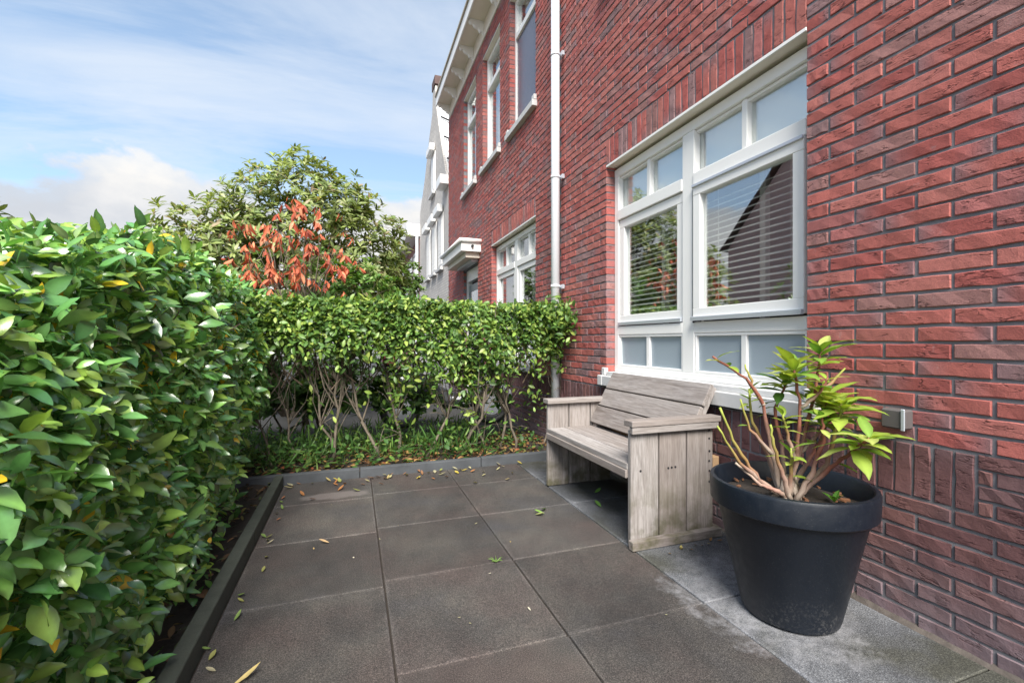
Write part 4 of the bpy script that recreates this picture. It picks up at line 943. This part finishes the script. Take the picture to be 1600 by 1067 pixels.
fallen(-.12, 2.62, .055, .022, (.45, .31, .17), 1.4, 'single tan curled leaf in the middle left slabs')
for k, (x, y, c, lab) in enumerate(((1.13, 2.62, (.16, .30, .05), 'fresh green leaf sprig lying in front of the bench'), (1.17, 2.70, (.13, .28, .04), 'bright green leaf nearest the bench front left'), (1.07, 2.63, (.34, .36, .16), 'pale curled leaf beside the green sprig near bench'), (1.62, 2.86, (.12, .26, .04), 'green leaf lying under the bench by the far side'), (1.52, 2.60, (.10, .22, .04), 'dark green leaf lying under the bench middle'))):
    fallen(x, y, .065, .03, c, 1.2 + k * 1.3, lab)
for k in range(9): fallen(random.uniform(1.5, 1.88), 1.97 - random.uniform(0, .05), .03, .015, random.choice([(.3, .2, .06), (.22, .12, .05), (.35, .3, .1)]), random.uniform(0, 6), 'tiny dry leaf at the foot of the bench side', 'crumbs of leaf by the bench foot')
for i in range(14): fallen(random.uniform(-.3, 1.3), random.uniform(1.3, 3.3), random.uniform(.008, .02), .008, random.choice([(.45, .42, .34), (.3, .22, .1), (.35, .33, .2)]), random.uniform(0, 6), 'tiny pale leaf scrap scattered on the open slabs', 'leaf scraps on the slabs')
tuft = root('weed_tuft', 'little green weed tuft growing in a slab joint', 'weed', loc=(.66, 2.133, 0))
tb = MB()
for k in range(22):
    a = random.uniform(0, 6.28); L_ = random.uniform(.012, .04); tb.tube([(0, 0, 0), (math.cos(a) * L_ * .6, math.sin(a) * L_ * .6, L_ * .4), (math.cos(a) * L_, math.sin(a) * L_, L_ * .45)], [.0015, .0015, .0005], 4, (.12, .22, .04))
tb.build('blades', LEAFM, tuft)
# mortar fillet along the wall foot
fil = MB(); ys_ = np.arange(-1.5, 4.2, .06)
for i in range(len(ys_) - 1):
    w0 = .012 + .008 * math.sin(ys_[i] * 7); fil.add([(XW - w0, ys_[i], -.005), (XW + .005, ys_[i], .022 + .008 * math.sin(ys_[i] * 5)), (XW + .005, ys_[i + 1], .022 + .008 * math.sin(ys_[i + 1] * 5)), (XW - .012 - .008 * math.sin(ys_[i + 1] * 7), ys_[i + 1], -.005)], [(0, 1, 2, 3)])
fil.build('mortar_fillet', plain('dirty_fillet', (0.10, 0.085, 0.075), 0.95, 0.6, 30, 0.8, 120), near)

# ================================================================== trees and shrubs behind the hedge
def tree(name, label, base, lobes, nros, per, tmpl, pal, wts, nparts, droop, trunk_r, m=LEAFM, stems=3, group=None, L=.14, shell=.55):
    """lobes: (centre, radii); rosettes of leaves through the outer part of each lobe"""
    r = root(name, label, 'tree' if 'tree' in name else 'shrub', group, base)
    P, ax, nr = [], [], []; ros = []
    vol = np.array([l[1][0] * l[1][1] * l[1][2] for l in lobes]) ** .75; vol /= vol.sum()
    for i in range(nros):
        c, rad = lobes[rng.choice(len(lobes), p=vol)]
        d = rng.normal(0, 1, 3); d /= np.linalg.norm(d); q = shell + (1.05 - shell) * rng.random() ** .6
        if rng.random() < .2: q *= rng.uniform(1.0, 1.32)
        p = np.array(c) + d * np.array(rad) * q
        if p[2] < .35 + base[2]: continue
        ros.append(p); up = d * .6 + np.array([0, 0, .7 - droop]); up /= np.linalg.norm(up)
        a0 = rng.uniform(0, 6.28); u = np.cross(up, [.3, .8, .2]); u /= np.linalg.norm(u); v = np.cross(up, u)
        for k in range(per):
            a = a0 + k * 2.4; e = rng.uniform(.2, .9) if droop < .5 else rng.uniform(-.3, .5)
            x = (u * math.cos(a) + v * math.sin(a)) * math.cos(e) + up * math.sin(e) + np.array([0, 0, -droop * .9])
            if droop > .5: x = np.array([math.cos(a) * .45, math.sin(a) * .45, -1.0]) + rng.normal(0, .28, 3)
            P.append(p - up * rng.uniform(0, .07)); ax.append(x); nr.append(up + rng.normal(0, .25, 3) + np.array([0, -.2, .2]))
    P, ax, nr = map(np.array, (P, ax, nr)); n = len(P)
    foliage('crown', 'leaf', tmpl, pal, ax, nr, P, rng.uniform(.65, 1.2, n), pick(pal, wts, n), m, r, nparts, None, L)
    tk = MB(); limbs = MB(); b = Vector(base)
    for s in range(stems):
        c = Vector(lobes[s % len(lobes)][0]); b0 = b + Vector((random.uniform(-.12, .12), random.uniform(-.12, .12), 0)) * (stems > 1)
        pts = [b0.lerp(c, t) + Vector((random.uniform(-.06, .06), random.uniform(-.06, .06), 0)) * (t > 0) for t in (0, .25, .5, .75, 1)]; tk.tube(pts, [trunk_r * f for f in (1, .85, .7, .5, .3)], 8)
        near_ = sorted(ros, key=lambda p: (Vector(p) - c).length)[: max(6, len(ros) // max(1, stems))]
        for p in random.sample(near_, min(len(near_), 34)):
            p = Vector(p); s0 = pts[random.randint(2, 4)]; md = s0.lerp(p, .5) + Vector((random.uniform(-.08, .08), random.uniform(-.08, .08), random.uniform(-.02, .1))); limbs.tube([s0, md, p], [trunk_r * .28, trunk_r * .18, trunk_r * .07], 5)
    t_ = tk.build('trunk', BARK, r, smooth=True); limbs.build('limbs', BARK, t_, smooth=True)
    child_fix(r); return r
OL = [(0.21, 0.27, 0.085), (0.165, 0.22, 0.07), (0.27, 0.32, 0.12), (0.115, 0.17, 0.055), (0.34, 0.37, 0.19), (0.27, 0.21, 0.13)]
bt = [leaf_template(.125, .038, .25, .2), leaf_template(.135, .042, .15, .3), leaf_template(.11, .036, .35, .1)]
tree('evergreen_tree', 'broad olive green tree rising behind the hedge against the sky', (-.9, 7.3, 0),
     [((-.75, 7.3, 2.75), (1.05, .9, 1.0)), ((-1.75, 7.1, 2.25), (.8, .7, .78)), ((-2.0, 7.0, 1.9), (.6, .6, .7)), ((-1.3, 7.2, 2.75), (.6, .6, .6)), ((.15, 7.4, 2.5), (.75, .7, .8)), ((-.75, 7.4, 3.45), (.5, .5, .45)), ((-2.25, 7.0, 2.5), (.22, .25, .42)), ((.55, 7.5, 2.35), (.3, .3, .65)), ((-.2, 7.3, 3.1), (.55, .5, .4)), ((-.9, 7.2, 1.7), (1.5, .7, .7))],
     2000, 9, bt, OL, [4, 4, 3, 3, 1.6, 1], 300, .05, .05, shell=.45)
RL = [(0.50, 0.115, 0.055), (0.42, 0.085, 0.045), (0.56, 0.18, 0.09), (0.30, 0.06, 0.04), (0.55, 0.23, 0.13)]
rt = [leaf_template(.10, .034, .4, .15), leaf_template(.115, .036, .5, .25)]
tree('red_leaved_shrub', 'shrub with drooping orange red leaves above the back hedge', (-.45, 5.75, 0),
     [((-.95, 5.7, 2.2), (.45, .4, .38)), ((-.42, 5.75, 2.1), (.55, .35, .4)), ((-.72, 5.7, 1.75), (.55, .3, .35)), ((-.55, 5.75, 2.5), (.38, .3, .3)), ((-.15, 5.8, 1.9), (.32, .3, .32))],
     150, 4, rt, RL, [4, 4, 3, 1.5, 1], 300, 1.1, .018, DRY, stems=2, L=.12, shell=.2)
MG = [(0.10, 0.21, 0.045), (0.075, 0.165, 0.04), (0.15, 0.26, 0.06), (0.21, 0.31, 0.09)]
mt = [leaf_template(.085, .042, .25, .2), leaf_template(.08, .04, .15, .3)]
tree('green_shrub', 'dark green leafy shrub filling in below the red leaves', (-.4, 6.2, 0), [((-.7, 6.25, 1.6), (.9, .4, .65)), ((.1, 6.25, 1.6), (.6, .4, .5))], 320, 9, mt, MG, [4, 4, 2, 1], 120, .1, .025, L=.085)
tree('green_shrub', 'light green feathery shrub in front of the far houses', (.75, 8.3, 0), [((.45, 8.3, 1.85), (.55, .5, .65)), ((.85, 8.4, 1.7), (.5, .4, .6)), ((1.02, 8.5, 2.25), (.22, .2, .34)), ((.15, 8.2, 2.0), (.4, .4, .55)), ((.6, 8.3, 2.35), (.25, .3, .3))], 560, 9, mt, [(0.12, 0.22, 0.05), (0.17, 0.27, 0.08), (0.09, 0.17, 0.045)], [3, 3, 2], 100, .1, .02, L=.085)
tree('low_shrub', 'low dense shrub behind the back hedge below the red leaves', (-.9, 5.35, 0), [((-1.4, 5.25, .6), (.7, .3, .62)), ((-.7, 5.25, .6), (.6, .3, .62)), ((-.1, 5.25, .5), (.5, .28, .55)), ((.55, 5.2, .35), (.45, .22, .38)), ((1.5, 5.15, .3), (.35, .15, .3))], 1100, 9, mt, [(0.06, 0.13, 0.03), (0.045, 0.10, 0.025), (0.09, 0.17, 0.04)], [3, 3, 2], 60, .1, .015, L=.085)
tree('rose_shrub', 'thin twiggy shrub with sparse leaves beside the door canopy', (1.45, 7.2, 0), [((1.35, 7.2, 1.55), (.28, .25, .32)), ((1.55, 7.0, 1.45), (.2, .2, .3))], 34, 5, mt, MG, [4, 2, 3, 1], 40, .1, .009, stems=2, L=.085)
tree('roadside_tree', 'dark bushy tree left of the street mirrored in the right pane', (-3.75, 6.2, 0), [((-3.75, 6.2, 1.7), (.6, .55, .75)), ((-3.7, 6.1, 2.3), (.4, .4, .4))], 130, 9, bt, OL, [3, 4, 2, 4, 1, 1], 0, .05, .04)
# ================================================================== scooter parked behind the hedge
sco = root('parked_scooter', 'dark scooter with silver mudguards parked behind the back hedge', 'scooter', loc=(1.1, 5.75, 0))
def wheel(x):
    t = MB(); n = 28; rr, r_ = .21, .045; vs_ = [(x + (rr + r_ * math.cos(b)) * math.cos(a), 5.75 + r_ * math.sin(b), .25 + (rr + r_ * math.cos(b)) * math.sin(a)) for a in [2 * math.pi * i / n for i in range(n)] for b in [2 * math.pi * k / 10 for k in range(10)]]
    t.add(vs_, [(i * 10 + k, i * 10 + (k + 1) % 10, ((i + 1) % n) * 10 + (k + 1) % 10, ((i + 1) % n) * 10 + k) for i in range(n) for k in range(10)]); wo = t.build('wheel', RUBBER, sco, smooth=True)
    MB().tube([(x, 5.73, .25), (x, 5.77, .25)], .13, 20).build('rim', ALU, wo); g = MB(); prf = []
    for k in range(9):
        a = R(20 + 17 * k); prf.append((x + .275 * math.cos(a), 5.75, .25 + .275 * math.sin(a)))
    g.tube(prf, .05, 8); g.build('mudguard', ALU, sco, smooth=True)
wheel(.55); wheel(1.72)
SC = plain('black_scooter_paint', (0.02, 0.022, 0.026), 0.25)
def loft(name, secs, m, n=12):
    mb = MB(); vs_ = []
    for x, z, hw, hh in secs: vs_ += [(x, 5.75 + hw * math.cos(2 * math.pi * k / n), z + hh * math.sin(2 * math.pi * k / n)) for k in range(n)]
    fs = [(i * n + k, i * n + (k + 1) % n, (i + 1) * n + (k + 1) % n, (i + 1) * n + k) for i in range(len(secs) - 1) for k in range(n)] + [tuple(range(n))[::-1], tuple((len(secs) - 1) * n + k for k in range(n))]
    return mb.add(vs_, fs).build(name, m, sco, smooth=True)
loft('body', [(.30, .62, .05, .05), (.42, .60, .13, .12), (.7, .56, .17, .16), (.98, .46, .15, .16), (1.1, .28, .14, .06), (1.4, .28, .14, .05), (1.48, .40, .15, .16)], SC); loft('front_shield', [(1.46, .35, .17, .10), (1.50, .60, .20, .18), (1.58, .88, .13, .10), (1.56, 1.0, .06, .04)], SC)
loft('seat', [(.28, .74, .07, .03), (.45, .77, .13, .05), (.8, .76, .13, .05), (1.0, .73, .10, .03)], RUBBER)
MB().tube([(1.56, 5.45, 1.02), (1.57, 5.75, .98), (1.56, 6.05, 1.02)], .016, 8).build('handlebar', DARKMETAL, sco); MB().tube([(1.72, 5.75, .25), (1.58, 5.75, .85)], .025, 8).build('fork', ALU, sco)
MB().box(.33, .50, 5.62, 5.88, .80, 1.0).build('top_box', plain('dark_red_box', (0.10, 0.012, 0.025), 0.35), sco, bevel=0.02); child_fix(sco)
